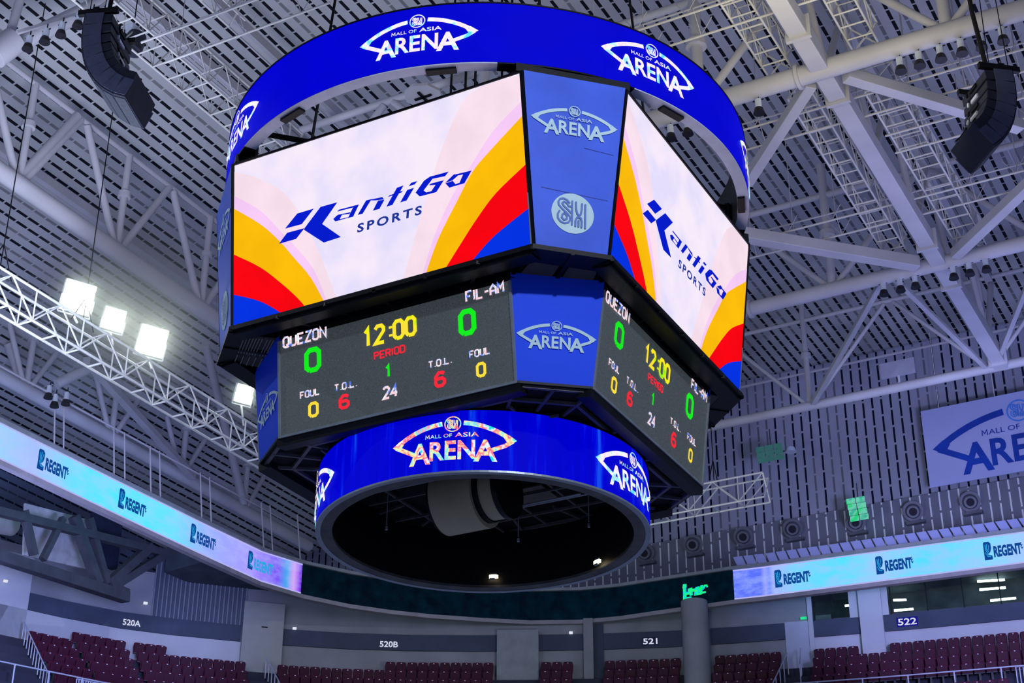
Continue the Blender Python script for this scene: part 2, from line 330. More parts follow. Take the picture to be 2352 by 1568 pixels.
for fi, f in enumerate(UPF):
    k = f.w/3.5; g = lambda x, y, o, f=f, k=k: f(x*k, y, o)
    scr = slab(f, -f.w, f.w, 0, f.L, -.10, 0).build('video_screen', M_SCR, BOARD); scr['label'] = 'bright pale video screen with coloured arcs'
    for i, (nm, m, D) in enumerate(ART):
        for dd in D: lay([dd], g, .008+.005*i).build(nm, m, scr)
    lay(WORD, g, .04).build('blue_wordmark', M_LOGO, scr); lay(SPORT, g, .04).build('navy_lettering', M_LOGO2, scr)
    mb = MB()
    for u0, u1, v0, v1 in ((-f.w-.07, -f.w, -.12, f.L+.04), (f.w, f.w+.07, -.12, f.L+.04), (-f.w, f.w, f.L, f.L+.05), (-f.w, f.w, -.17, -.055)):
        q = slab(f, u0, u1, v0, v1, -.34, .03 if v0 > -.2 else .05); mb.add(q.v, q.f)
    mb.build('screen_frame', BLACK, BOARD)
    mb = MB()
    for u0, u1, v0, v1 in ((-f.w, f.w, -.055, 0), (f.w, f.w+.02, 0, f.L*.3)):
        q = slab(f, u0, u1, v0, v1, -.05, .045); mb.add(q.v, q.f)
    mb.build('edge_trim', FRAMEG, BOARD)
for fi, f in enumerate(LOF):
    k = f.w/2.706; g = lambda x, y, o, f=f, k=k: f(x*k, y, o)
    scr = slab(f, -f.w, f.w, 0, f.L, -.08, 0).build('score_display', M_GREY, BOARD); scr['label'] = 'dark grey numeric display with lit LED characters'
    for nm, tx, bl, br, tl, m in LT:
        (x0, y0), (x1, y1), (x2, y2) = px_uv([bl, br, tl], LA)
        lay(led2d(tx, x0, (y0+y1)/2, x1-x0, y2-y0, 1.45 if len(tx) < 3 or ':' in tx else 1.35), g, .01).build(nm, m, scr)
    mb = MB()
    for u0, u1, v0, v1 in ((-f.w-.05, f.w+.05, -.05, 0), (-f.w-.05, -f.w, 0, f.L), (f.w, f.w+.05, 0, f.L)):
        q = slab(f, u0, u1, v0, v1, -.1, .03); mb.add(q.v, q.f)
    mb.build('edge_trim', FRAMEG, BOARD)
    q = slab(f, -f.w-.1, f.w+.1, -.22, -.05, -.3, .0); q.build('screen_frame', BLACK, BOARD)
def corner(Fs, i, upper):
    a = Fs[i]; b = Fs[(i+1) % 4]; g = .09 if upper else .05
    def P(f, u, v): return f(u, v)
    bl = a(a.w+g, 0); br = b(-b.w-g, 0); tl = a(a.w+g, a.L); tr = b(-b.w-g, b.L)
    if upper: tl = a(a.w+g, a.L+.05); tr = b(-b.w-g, b.L+.05)
    else: tl = a(a.w+g, a.L+.18); tr = b(-b.w-g, b.L+.18)
    X = (br-bl).normalized(); c = (bl+br)/2; ct = (tl+tr)/2; Y = (ct-c); H = Y.length; Y.normalize(); Nn = X.cross(Y).normalized()
    hw0 = (br-bl).length/2; hw1 = (tr-tl).length/2
    fm = lambda x, y, o: c+X*x+Y*y+Nn*o
    mb = MB(); mb.add([fm(x, y, o) for o in (-.25, 0) for x, y in ((-hw0, 0), (hw0, 0), (hw1, H), (-hw1, H))], [(3, 2, 1, 0), (4, 5, 6, 7), (0, 1, 5, 4), (1, 2, 6, 5), (2, 3, 7, 6), (3, 0, 4, 7)])
    pn = mb.build('corner_panel', PANEL if upper else PANEL2, BOARD); pn['label'] = 'blue printed corner panel with pale marks'
    if upper:
        lay([xf(d, 1, 1, 0, H*.735) for d in eye_logo(hw1*1.56)], fm, .012).build('eye_logo', MINT, pn)
        r = hw0*.60; dd = lay([disc2d(0, H*.21, r, 40)], fm, .010).build('round_badge', MINT, pn)
        lay(emblem_strokes(0, H*.21, r, 21), fm, .022).build('badge_letters', GLYPHB, pn)
        lay([poly2d([(-hw0*.9, H*.335), (hw0, H*.315), (hw0, H*.312), (-hw0*.9, H*.331)]), poly2d([(hw0*.3, H*.60), (hw0*1.15, H*.585), (hw0*1.15, H*.582), (hw0*.3, H*.596)])], fm, .006).build('seam', PSEAM, pn)
    else:
        lay([xf(d, 1, 1, 0, H*.43) for d in eye_logo(hw1*1.55)], fm, .012).build('eye_logo', MINT, pn)
        mb = MB(); mb.add([fm(x, y, o) for o in (-.2, .02) for x, y in ((-hw0, -.05), (hw0, -.05), (hw0, 0), (-hw0, 0))], [(3, 2, 1, 0), (4, 5, 6, 7), (0, 1, 5, 4), (1, 2, 6, 5), (2, 3, 7, 6), (3, 0, 4, 7)]); mb.build('edge_trim', BLACK, BOARD)
for i in range(4): corner(UPF, i, True); corner(LOF, i, False)
# octagon outlines
def octa(Fs, z, ins, v):
    out = []
    for f in Fs:
        for u in (-f.w, f.w):
            p = f(u, v); out.append(V((p.x, p.y, 0))*(1-ins/5)+V((0, 0, z)))
    return out
def plate(o, i, z0, z1):
    mb = MB(); n = 8; mb.add([V((p.x, p.y, z)) for z in (z0, z1) for p in list(o)+list(i)], [(k, (k+1) % n, n+(k+1) % n, n+k) for k in range(n)]+[(16+k, 16+(k+1) % n, 24+(k+1) % n, 24+k) for k in range(n)]+[(k, (k+1) % n, 16+(k+1) % n, 16+k) for k in range(n)]+[(8+k, 8+(k+1) % n, 24+(k+1) % n, 24+k) for k in range(n)])
    return mb
UB = octa(UPF, 0, .12, 0); UBo = octa(UPF, 0, -.10, 0); UI = octa(LOF, 0, .3, LOF[0].L)
plate(UB, UI, 23.52, 23.60).build('soffit', BLACK2, BOARD)
plate(UBo, octa(UPF, 0, .35, 0), 23.46, 23.56).build('bottom_frame', BLACK, BOARD)
for k in range(8):   # soffit cross bars and brackets under the overhang
    a, b = UBo[k], UBo[(k+1) % 8]; c, d = UI[k], UI[(k+1) % 8]; n = 6 if k % 2 == 0 else 2
    for j in range(n+1):
        t = j/n; p = a.lerp(b, t); q = c.lerp(d, t); MB().bar((p.x, p.y, 23.47), (q.x, q.y, 23.47), .07).build('soffit_bracket', BLACK, BOARD)
for k in (1, 3, 5, 7):  # dusty soffit pans over the corner panels
    a, b, c, d = UB[k], UB[(k+1) % 8], UI[(k+1) % 8], UI[k]; m_ = (a+b+c+d)/4
    for t0, t1 in ((.06, .46), (.54, .94)):
        Q = [a.lerp(b, t0), a.lerp(b, t1), d.lerp(c, t1), d.lerp(c, t0)]; Q = [q.lerp(sum(Q, V((0, 0, 0)))/4, .10) for q in Q]
        MB().prism([V((q.x, q.y, 23.47)) for q in Q], (0, 0, .02)).build('soffit_pan', mat('dusty_pan', (74, 70, 60), .8, 0, .25, 2), BOARD)
mb = MB()   # speaker grilles in the soffit at the left corner
a, b, c, d = UB[7], UB[0], UI[0], UI[7]
for t0, t1, s0, s1 in ((.1, .36, .1, .9), (.42, .9, .1, .45), (.42, .9, .55, .9)):
    for j in range(7):
        s = s0+(s1-s0)*j/6; p = a.lerp(d, s).lerp(b.lerp(c, s), t0); q = a.lerp(d, s).lerp(b.lerp(c, s), t1); mb.bar((p.x, p.y, 23.45), (q.x, q.y, 23.45), .02)
mb.build('speaker_grille', mat('grille_wire', (150, 140, 120), .5, .3), BOARD)
mb = MB()   # black inner shells of both tiers
for Fs, ins in ((UPF, .42), (LOF, .3)):
    top = octa(Fs, Fs[0].zt-.02, ins, Fs[0].L); bot = octa(Fs, Fs[0].zb, ins, 0); n = 8
    mb.add(top+bot, [(k, (k+1) % n, n+(k+1) % n, n+k) for k in range(n)])
mb.build('inner_shell', BLACK2, BOARD)
plate(octa(LOF, 0, -.02, LOF[0].L), UI, 23.36, 23.54).build('collar', BLACK, BOARD)
# lower frame beneath the numeric displays
LB = octa(LOF, 0, .02, 0)
MB().add([V((p.x, p.y, 21.24)) for p in LB]+[V((p.x, p.y, 21.30)) for p in LB], [tuple(range(8)), tuple(range(15, 7, -1))]+[(k, (k+1) % 8, 8+(k+1) % 8, 8+k) for k in range(8)]).build('under_deck', BLACK2, BOARD)
mb = MB()
for s in (.99, .86):
    for k in range(8):
        a = LB[k]*s; b = LB[(k+1) % 8]*s; mb.bar((a.x, a.y, 21.18), (b.x, b.y, 21.18), .07)
for k in range(8):
    for t in (0, .33, .66) if k % 2 == 0 else (0, .5):
        p = LB[k].lerp(LB[(k+1) % 8], t); mb.bar((p.x*.99, p.y*.99, 21.17), (p.x*.6, p.y*.6, 21.17), .06)
for t in (-2.2, -1.1, 0, 1.1, 2.2):
    mb.bar((-2.9, t, 21.12), (2.9, t, 21.12), .05); mb.bar((t, -2.9, 21.08), (t, 2.9, 21.08), .05)
mb.build('under_frame', mat('under_frame_steel', (92, 90, 88), .55, .2, .25, 3), BOARD)
for x, y in ((-1.6, -1.65), (-.4, -1.65), (.7, -1.65), (-1.6, .55), (1.3, -.5), (.2, -2.7)): MB().box((x, y, 21.14), .85, .85, .03).build('deck_pan', mat('deck_pan_grey', (96, 92, 82), .8, 0, .2, 3), BOARD)
# display rings
M_RING2 = emi('ring_blue_streaks', None, 1., [(0, 0, 205), (0, 0, 215), (0, 30, 228), (20, 80, 240)], 1., .45, .72)
_l = M_RING2.node_tree; _m = _l.nodes.new('ShaderNodeMapping'); _m.inputs['Scale'].default_value = (4.5, 4.5, .35)
_t = [n for n in _l.nodes if n.type == 'TEX_COORD'][0]; _n = [n for n in _l.nodes if n.type == 'TEX_NOISE'][0]; _l.links.new(_t.outputs['Object'], _m.inputs['Vector']); _l.links.new(_m.outputs[0], _n.inputs['Vector'])
def ring_part(R, z0, z1, body, nm):
    rs = MB().ring([(R, z0), (R, z1)], 128, close=False).build(nm, M_RING if R > 5 else M_RING2, BOARD, smooth=True)
    MB().ring([(R-.01, z0-.02), (R-.01, z1+.03), (R-body, z1+.03), (R-body, z0+.02), (R-.01, z0+.0)], 128).build('ring_body', BLACK, BOARD)
    MB().ring([(R+.015, z1), (R+.015, z1+.035), (R-.06, z1+.035), (R-.06, z1)], 128).build('ring_lip', BLACK, BOARD)
    return rs
RU = ring_part(6.024, 27.579, 29.05, .27, 'upper_ring_display'); RU['label'] = 'wide upper blue display ring'
RL = ring_part(3.503, 19.82, 21.097, .34, 'lower_ring_display'); RL['label'] = 'narrow lower blue display ring'
for k in range(4):
    a = k*PI/2; c_ = math.radians(31)
    MB().ring([(6.02, 27.55), (6.02, 27.575), (5.76, 27.575), (5.76, 27.55)], 36, a-c_, a+c_).build('ring_flange', WHITEP, BOARD)
    MB().ring([(6.02, 27.55), (6.02, 27.575), (5.76, 27.575), (5.76, 27.55)], 16, a+c_, a+PI/2-c_).build('corner_flange', BLACK, BOARD)
MB().ring([(3.51, 19.79), (3.51, 19.83), (3.40, 19.83), (3.40, 19.79)], 128).build('bottom_rim', FRAMEG, BOARD)
MB().ring([(3.40, 19.80), (3.40, 19.86), (3.16, 19.86), (3.16, 19.80)], 128).build('bottom_flange', mat('flange_grey', (84, 86, 80), .6, .2, .3, 2), BOARD)
for a in (200, 222, 250, 290, 335, 20, 60, 100, 140, 165):
    t = math.radians(a); c = V((math.cos(t), math.sin(t), 0)); s_ = V((-math.sin(t), math.cos(t), 0))
    MB().box(c*5.84+V((0, 0, 27.53)), .16, .62, .07, (c, s_, V((0, 0, 1)))).build('ring_vent', BLACK, BOARD)
def cyl_ang(q, R):
    d = ray(q); A = d.x**2+d.y**2; B = 2*(CAM.x*d.x+CAM.y*d.y); Cc = CAM.x**2+CAM.y**2-R*R; t = (-B-math.sqrt(max(0, B*B-4*A*Cc)))/(2*A); p = CAM+d*t
    return math.atan2(p.y, p.x), p.z
def ringmap(R, a0, zc): return lambda u, v, o: V(((R+o)*math.cos(a0+u/R), (R+o)*math.sin(a0+u/R), zc+v))
def sub(d, w):   # split long faces so that they bend round the ring
    out = []
    for vs, fs in d: out.append((vs, fs))
    return out
a1, z1 = cyl_ang((958, 106), 6.024); a2, z2 = cyl_ang((1497, 160), 6.024); a3, _ = cyl_ang((548, 284), 6.024); a4, _ = cyl_ang((1713, 330), 6.024)
print('ring logo angles', [math.degrees(a) for a in (a3, a1, a2, a4)], z1, z2)
step = (a2-a1) % (2*PI)
for i in range(-3, 7):
    a = a1+i*step
    if i in (-1, 2): a = a3 if i == -1 else a4
    if (i < -1 or i > 2) and i > (2*PI/step)-2.4: continue
    lay(eye_logo(2.32), ringmap(6.024, a, 28.33), .025).build('eye_logo', M_RLOGO, RU)
b1_, z1 = cyl_ang((1040, 1030), 3.503); b2_, z2 = cyl_ang((1452, 1100), 3.503); st2 = (b2_-b1_) % (2*PI); print('lower', math.degrees(b1_), math.degrees(b2_), z1, z2)
for i in range(-2, int(2*PI/st2)-2): lay(eye_logo(2.30), ringmap(3.503, b1_+i*st2, 20.45), .03).build('eye_logo', M_RLOGO2 if i == 0 else M_RLOGO, RL)
# struts from ring to tier, header blocks, hanging chains
mb = MB()
for k in range(8):
    f = UPF[k//2]; p = f((-1, 1)[k % 2]*f.w, f.L); q = V((p.x, p.y, 0)).normalized()*5.9
    mb.bar((p.x*.93, p.y*.93, 27.2), (p.x*.93, p.y*.93, 28.4), .10); mb.bar((p.x*.93, p.y*.93, 28.2), (q.x, q.y, 28.2), .08)
    mb.bar((p.x*.93, p.y*.93, 28.3), (0, 0, 28.9), .09)
for i in range(4):
    a = UPF[i](UPF[i].w, UPF[i].L+.06); b = UPF[(i+1) % 4](-UPF[(i+1) % 4].w, UPF[i].L+.06); c = (a+b)/2*.97; X = (b-a).normalized()
    mb.box((c.x, c.y, 27.46), (b-a).length*1.06, .34, .20, (X, V((0, 0, 1)).cross(X), V((0, 0, 1))))
mb.build('ring_strut', BLACK, BOARD)
for x, y in ((-3, -3), (-3, 3), (3, -3), (3, 3), (-.7, 0), (.7, 0), (0, .7), (0, -.7)): MB().tube((x, y, 28.4), (x*.8, y*.8, 39.5), .035, 6).build('hoist_chain', BLACK, BOARD)
# drum, hooks and work lights inside the lower ring
MB().tube((0, .95, 20.78), (0, -.05, 20.78), .74, 48).build('drum_cover', BEIGE, BOARD, smooth=True)
MB().tube((0, -.16, 20.78), (0, -.52, 20.78), .60, 48).build('drum_cover', BEIGE, BOARD, smooth=True)
for a_, b_, r_ in ((-.05, -.17, .64), (1.02, .94, .70), (-.50, -.62, .64)): MB().tube((0, a_, 20.78), (0, b_, 20.78), r_, 40).build('drum_flange', BLACK, BOARD, smooth=True)
for q, l in (((890, 1162), .5), ((1191, 1192), .48), ((1352, 1160), .46)):
    p = onz(q, 20.62); mb = MB(); mb.tube(p, p+V((0, 0, .5)), .012, 6); mb.tube(p, p-V((0, 0, l-.08)), .014, 6); p2 = p-V((0, 0, l-.04)); mb.tube(p2, p2-V((0, 0, .08)), .03, 8); mb.build('lifting_hook', FRAMEG, BOARD)
for z, y0, y1, x in ((20.72, -2.2, 1.2, .9), (20.62, -2.0, 1.4, .6), (20.9, -1.5, 2.2, -.9)): MB().tube((x, y0, z), (x, y1, z), .02, 6).build('cross_rod', FRAMEG, BOARD)
mw = emi('work_light', (255, 232, 190), 6)
for q in ((1134, 1324), (1372, 1290)):
    d = ray(q); A = d.x**2+d.y**2; B = 2*(CAM.x*d.x+CAM.y*d.y); Cc = CAM.x**2+CAM.y**2-3.05**2; t = (-B+math.sqrt(B*B-4*A*Cc))/(2*A); p = CAM+d*t
    X = V((p.x, p.y, 0)).normalized(); Y = V((0, 0, 1)).cross(X)
    o = MB().box(p, .05, .20, .07, (X, Y, V((0, 0, 1)))).build('work_light', mw, BOARD)
    MB().box(p+V((0, 0, .06)), .05, .13, .03, (X, Y, V((0, 0, 1)))).box(p-V((0, 0, .05))+Y*.03, .05, .12, .03, (X, Y, V((0, 0, 1)))).build('lamp_bracket', FRAMEG, o)
# ================================================================== BUILDING SHELL
def slot_mat(name, base, dark, axis, along, pitch, seg, width, alt=.35, offs=0.):
    """perforated acoustic cladding: pale boards, dark slots between, bridged by short clips"""
    m, N, L, b = nt(name); b.inputs['Roughness'].default_value = .75; b.inputs['Specular IOR Level'].default_value = .25
    tc = N.new('ShaderNodeTexCoord'); sp = N.new('ShaderNodeSeparateXYZ'); L.new(tc.outputs['Object'], sp.inputs[0])
    def M(op, a, b_=None, c=None):
        n = N.new('ShaderNodeMath'); n.operation = op
        for i, x in enumerate((a, b_, c)):
            if x is None: continue
            if isinstance(x, (int, float)): n.inputs[i].default_value = x
            else: L.new(x, n.inputs[i])
        return n.outputs[0]
    u = M('DIVIDE', M('ADD', sp.outputs[axis], 200+offs), pitch); fu = M('FRACT', u); iu = M('FLOOR', u)
    wn = N.new('ShaderNodeTexWhiteNoise'); wn.noise_dimensions = '1D'; L.new(iu, wn.inputs['W'])
    v = M('DIVIDE', M('ADD', M('ADD', sp.outputs[along], 200), M('MULTIPLY', wn.outputs['Value'], seg)), seg); fv = M('FRACT', v)
    slot = M('MULTIPLY', M('LESS_THAN', fu, width), M('GREATER_THAN', fv, .12))
    wn2 = N.new('ShaderNodeTexWhiteNoise'); wn2.noise_dimensions = '2D'; cx = N.new('ShaderNodeCombineXYZ'); L.new(iu, cx.inputs[0]); L.new(M('FLOOR', M('DIVIDE', v, 14)), cx.inputs[1]); L.new(cx.outputs[0], wn2.inputs['Vector'])
    lite = M('GREATER_THAN', wn2.outputs['Value'], 1-alt)
    n = N.new('ShaderNodeTexNoise'); n.inputs['Scale'].default_value = .35; n.inputs['Detail'].default_value = 5; L.new(tc.outputs['Object'], n.inputs['Vector'])
    r = N.new('ShaderNodeValToRGB'); c = lin(base); r.color_ramp.elements[0].position = .3; r.color_ramp.elements[1].position = .7
    r.color_ramp.elements[0].color = (*[x*.85 for x in c], 1); r.color_ramp.elements[1].color = (*[x*1.1 for x in c], 1); L.new(n.outputs['Fac'], r.inputs['Fac'])
    mx = N.new('ShaderNodeMix'); mx.data_type = 'RGBA'; L.new(lite, mx.inputs['Factor']); mx.inputs['A'].default_value = (*lin(dark), 1); mx.inputs['B'].default_value = (*[x*.42 for x in c], 1)
    m2 = N.new('ShaderNodeMix'); m2.data_type = 'RGBA'; L.new(slot, m2.inputs['Factor']); L.new(r.outputs['Color'], m2.inputs['A']); L.new(mx.outputs['Result'], m2.inputs['B'])
    L.new(m2.outputs['Result'], b.inputs['Base Color']); return m
def struct(mb, name, m, **k):
    o = mb.build(name, m, **k); o['kind'] = 'structure'; 
    return o
ROOFM = slot_mat('roof_cladding', (180, 182, 184), (6, 8, 20), 1, 0, .43, .60, .28, .22)
WALLM = slot_mat('end_wall_cladding', (150, 154, 172), (4, 8, 40), 1, 2, .42, .85, .22, .2)
WALLL = slot_mat('lower_wall_cladding', (112, 116, 130), (214, 220, 222), 1, 2, .42, 1.0, .17, .0)
SIDEM = slot_mat('side_wall_cladding', (96, 108, 130), (14, 20, 44), 2, 0, .43, .60, .22, .2)
prof = [(-34, 36.6), (-12, 41.6), (-8, 42), (8, 42), (12, 41.8), (16, 41.2), (36.5, 36.6)]
def extr_x(prof, x0, x1, th=.15):
    mb = MB(); n = len(prof); mb.add([(x, y, z+h) for h in (0, th) for x in (x0, x1) for y, z in prof],
      [(i, i+1, n+i+1, n+i) for i in range(n-1)]+[(2*n+i, 3*n+i, 3*n+i+1, 2*n+i+1) for i in range(n-1)]+[(i, 2*n+i, 2*n+i+1, i+1) for i in range(n-1)]+[(n+i, n+i+1, 3*n+i+1, 3*n+i) for i in range(n-1)]+[(0, n, 3*n, 2*n), (n-1, 2*n-1+2*n-n, 4*n-1, 2*n-1)][:1])
    return mb
o = struct(extr_x(prof, -45, 38.6), 'ceiling', ROOFM)
XW = 38.4
def world_mesh(mb, name, m):
    """static shell whose material is laid out in building coordinates"""
    o = struct(mb, name, m); q = o.location.copy()
    for v in o.data.vertices: v.co += q
    o.location = (0, 0, 0); return o
COL.objects.unlink(o); o = world_mesh(extr_x(prof, -45, 38.6), 'ceiling', ROOFM); 
world_mesh(MB().box((XW+.1, 1.25, 38.35), .2, 70.5, 7.5), 'wall_right', WALLM)
world_mesh(MB().box((XW-.15, 1.25, 33.55), .3, 70.5, 2.1), 'wall_right', WALLL)
world_mesh(MB().box((-3, 36.6, 33.2), 84, .2, 7.2), 'wall_left', SIDEM)
# ------------------------------------------------------------------ fascia ribbon
RP = [V((x, y, 0)) for x, y in ((-12, 24.4), (-2, 24.05), (8.42, 23.77), (13.37, 23.62), (18.99, 23.44), (22.75, 23.24), (24.9, 22.6), (26.8, 21.6), (28.3, 20.45), (29.6, 19.2), (30.95, 17.6), (32.3, 15.85), (33.2, 13.9), (33.55, 12.2), (33.62, 10.45), (33.8, 7.11), (34, 5.81), (34.96, -4.73), (36, -16.5))]
class Path:
    def __init__(s, P):
        s.P = [V((p.x, p.y, 0)) for p in P]; s.c = [0]
        for a, b in zip(s.P, s.P[1:]): s.c.append(s.c[-1]+(b-a).length)
    def at(s, d, off=0, z=0):
        i = 0
        while i < len(s.c)-2 and s.c[i+1] < d: i += 1
        a, b = s.P[i], s.P[i+1]; X = (b-a).normalized(); n = V((X.y, -X.x, 0))   # n points to the court
        return a+X*(d-s.c[i])+n*off+V((0, 0, z)), X, n
    def offset(s, off):
        Q = []
        for i, p in enumerate(s.P):
            X = V((0, 0, 0))
            if i: X += (p-s.P[i-1]).normalized()
            if i < len(s.P)-1: X += (s.P[i+1]-p).normalized()
            X.normalize(); Q.append(p+V((X.y, -X.x, 0))*off)
        return Path(Q)
    def near(s, p):
        best = None
        for i, (a, b) in enumerate(zip(s.P, s.P[1:])):
            X = b-a; l = X.length; X = X/l; t = min(max((V((p.x, p.y, 0))-a).dot(X), 0), l); d = (a+X*t-V((p.x, p.y, 0))).length
            if best is None or d < best[0]: best = (d, s.c[i]+t)
        return best[1]
    def hit(s, q):
        """where a sight line crosses the upright surface over the path"""
        d = ray(q); best = None
        for i, (a, b) in enumerate(zip(s.P, s.P[1:])):
            X = b-a; den = d.x*X.y-d.y*X.x
            if abs(den) < 1e-9: continue
            w = a-CAM; t = (w.x*X.y-w.y*X.x)/den; u = (w.x*d.y-w.y*d.x)/den
            if t > 0 and -1e-3 <= u <= 1.001 and (best is None or t < best[0]): best = (t, s.c[i]+u*X.length, CAM.z+d.z*t)
        return best[1], best[2]
    def strip(s, prof, d0=None, d1=None):
        """sweep a (offset, z) section along the path"""
        d0 = 0 if d0 is None else d0; d1 = s.c[-1] if d1 is None else d1
        ds = [d0]+[c for c in s.c if d0+.05 < c < d1-.05]+[d1]; m = len(prof); mb = MB(); vs = []
        offs = {o: s.offset(o) for o, _ in prof}
        for d in ds:
            i = 0
            while i < len(s.c)-2 and s.c[i+1] < d: i += 1
            t = (d-s.c[i])/(s.c[i+1]-s.c[i])
            for o, z in prof:
                Q = offs[o].P; p = Q[i].lerp(Q[i+1], t); vs.append(V((p.x, p.y, z)))
        fs = []
        for k in range(len(ds)-1):
            for q in range(m): fs.append((k*m+q, (k+1)*m+q, (k+1)*m+(q+1) % m, k*m+(q+1) % m))
        n = len(ds); fs += [tuple(range(m)), tuple((n-1)*m+i for i in reversed(range(m)))]
        return mb.add(vs, fs)
RB = Path(RP)
s_l1 = RB.hit((690, 1335))[0]; s_r0 = RB.hit((1687, 1350))[0]; s_c0 = RB.hit((715, 1335))[0]
print('ribbon s', s_l1, s_r0)
def ribbon_mat(name, stops, axis, a, b, streak, hue2, lo=.42, hi=.60):
    m, N, L, bs = nt(name); bs.inputs['Base Color'].default_value = (.01, .01, .015, 1); bs.inputs['Emission Strength'].default_value = 1.
    tc = N.new('ShaderNodeTexCoord'); sp = N.new('ShaderNodeSeparateXYZ'); L.new(tc.outputs['Object'], sp.inputs[0])
    mr = N.new('ShaderNodeMapRange'); mr.inputs['From Min'].default_value = a; mr.inputs['From Max'].default_value = b; L.new(sp.outputs[axis], mr.inputs['Value'])
    r = N.new('ShaderNodeValToRGB'); el = r.color_ramp.elements
    for i, (p, c) in enumerate(stops):
        e = el[i] if i < 2 else el.new(p); e.position = p; e.color = (*lin(c), 1)
    L.new(mr.outputs[0], r.inputs['Fac'])
    mp = N.new('ShaderNodeMapping'); mp.inputs['Scale'].default_value = (.9, .9, 2.2); L.new(tc.outputs['Object'], mp.inputs['Vector'])
    n = N.new('ShaderNodeTexNoise'); n.inputs['Scale'].default_value = 1.1; n.inputs['Detail'].default_value = 8; n.inputs['Roughness'].default_value = .65; L.new(mp.outputs[0], n.inputs['Vector'])
    r2 = N.new('ShaderNodeValToRGB'); r2.color_ramp.elements[0].position = .42; r2.color_ramp.elements[1].position = .60; L.new(n.outputs['Fac'], r2.inputs['Fac'])
    mu = N.new('ShaderNodeMath'); mu.operation = 'MULTIPLY'; mu.inputs[1].default_value = streak; L.new(r2.outputs['Color'], mu.inputs[0])
    mx = N.new('ShaderNodeMix'); mx.data_type = 'RGBA'; L.new(mu.outputs[0], mx.inputs['Factor']); L.new(r.outputs['Color'], mx.inputs['A']); mx.inputs['B'].default_value = (*lin(hue2), 1)
    L.new(mx.outputs['Result'], bs.inputs['Emission Color']); return m
RM1 = ribbon_mat('ribbon_left_content', [(0, (150, 215, 250)), (.12, (165, 190, 252)), (.25, (95, 228, 255)), (.42, (70, 235, 255)), (.55, (110, 225, 255)), (.66, (150, 175, 255)), (.82, (168, 150, 255)), (.90, (120, 80, 245)), (.925, (60, 170, 240)), (.945, (215, 160, 250)), (.965, (110, 30, 235)), (.98, (225, 170, 250)), (1, (130, 150, 245))], 0, 8.0, 25.3, .32, (185, 198, 250))
RM2 = ribbon_mat('ribbon_right_content', [(0, (85, 110, 250)), (.015, (150, 160, 255)), (.03, (100, 130, 252)), (.045, (160, 180, 255)), (.12, (110, 215, 255)), (.30, (80, 225, 255)), (.42, (150, 205, 255)), (.55, (80, 220, 255)), (.8, (130, 215, 255)), (1, (175, 185, 255))], 1, 5.9, -6.0, .45, (170, 190, 250))
RDARK = emi('ribbon_off_navy', None, .5, [(0, 14, 30), (0, 34, 52)], 2.2, .3, .7)
EDGEC = emi('ribbon_edge_line', (190, 190, 255), .9)
RIB = empty('ribbon_display', (34, 6, 29.7), 'long curved LED ribbon around the upper stand, cyan ends and dark middle', 'ribbon display')
Z0, Z1 = 29.72, 31.0
def rib(d0, d1, m, nm):
    o = RB.strip([(0, Z0), (.08, Z0), (.08, Z1), (0, Z1)], d0, d1).build(nm, m, RIB)
    q = RIB.location
    return o
for nm, d0, d1, m in (('lit_section', 0, s_l1, RM1), ('dark_section', s_l1, s_r0, RDARK), ('lit_section', s_r0, RB.c[-1], RM2)):
    o = rib(d0, d1, m, nm)
    for v in o.data.vertices: v.co += RIB.location
    o.location = -RIB.location
    o['label'] = {'dark_section': 'unlit navy stretch of the ribbon'}.get(nm, 'lit stretch of the ribbon')
for d0, d1 in ((0, s_l1), (s_r0, RB.c[-1])):
    for z in (Z0, Z1-.05): RB.strip([(.08, z), (.10, z), (.10, z+.05), (.08, z+.05)], d0, d1).build('edge_line', EDGEC, RIB)
RNAVY = emi('ribbon_mark_navy', (10, 70, 150), 1.); RNAVY2 = emi('ribbon_mark_cyan', (40, 170, 230), 1.)
def ribmap(s0): return lambda u, v, o: RB.at(s0+u, .085+o, 0)[0]+V((0, 0, Z0+v))
def brand(s0, sc=1., glitch=False):
    D = [poly2d([(-1.95, .28), (-1.95, 1.02), (-1.88, 1.08), (-1.55, 1.08), (-1.42, .98), (-1.42, .78), (-1.5, .62), (-1.72, .52), (-1.4, .46), (-1.38, .34), (-1.42, .28)])]
    L_ = [stroke2d([(-1.82, .95), (-1.80, .72), (-1.62, .5)], .05), stroke2d([(-1.68, .98), (-1.75, .78), (-1.60, .62)], .045), stroke2d([(-1.55, .92), (-1.62, .72)], .04), stroke2d([(-1.85, .62), (-1.72, .44), (-1.5, .42)], .04)]
    T = text2d('REGENT', -1.28, .36, w=1.95, h=.50, bold=.05); C = [stroke2d([(.70, .86), (.62, .80), (.66, .74), (.74, .76), (.64, .68), (.70, .60), (.78, .66)], .05)]
    lay([xf(d, sc*.58, sc, 0, .65*(1-sc)) for d in D], ribmap(s0), .012).build('leaf_emblem', RNAVY, RIB)
    lay([xf(d, sc*.58, sc, 0, .65*(1-sc)) for d in L_], ribmap(s0), .024).build('leaf_veins', RNAVY2, RIB)
    lay([xf(T, sc*.58, sc, 0, .65*(1-sc))]+[xf(d, sc*.58, sc, 0, .65*(1-sc)) for d in C], ribmap(s0), .012).build('ribbon_lettering', RNAVY if not glitch else RNAVY2, RIB)
for i, q in enumerate(((117, 1075), (299, 1166), (462, 1240), (592, 1303), (1822, 1338), (2056, 1306), (2306, 1273))):
    s0, z0 = RB.hit(q); brand(s0+.34, .95, i == 3)
GRN = emi('glitch_green', None, 1., [(20, 250, 90), (0, 200, 250), (30, 255, 110), (40, 240, 150)], 5, .35, .65)
s0, z0 = RB.hit((1600, 1365)); D = []
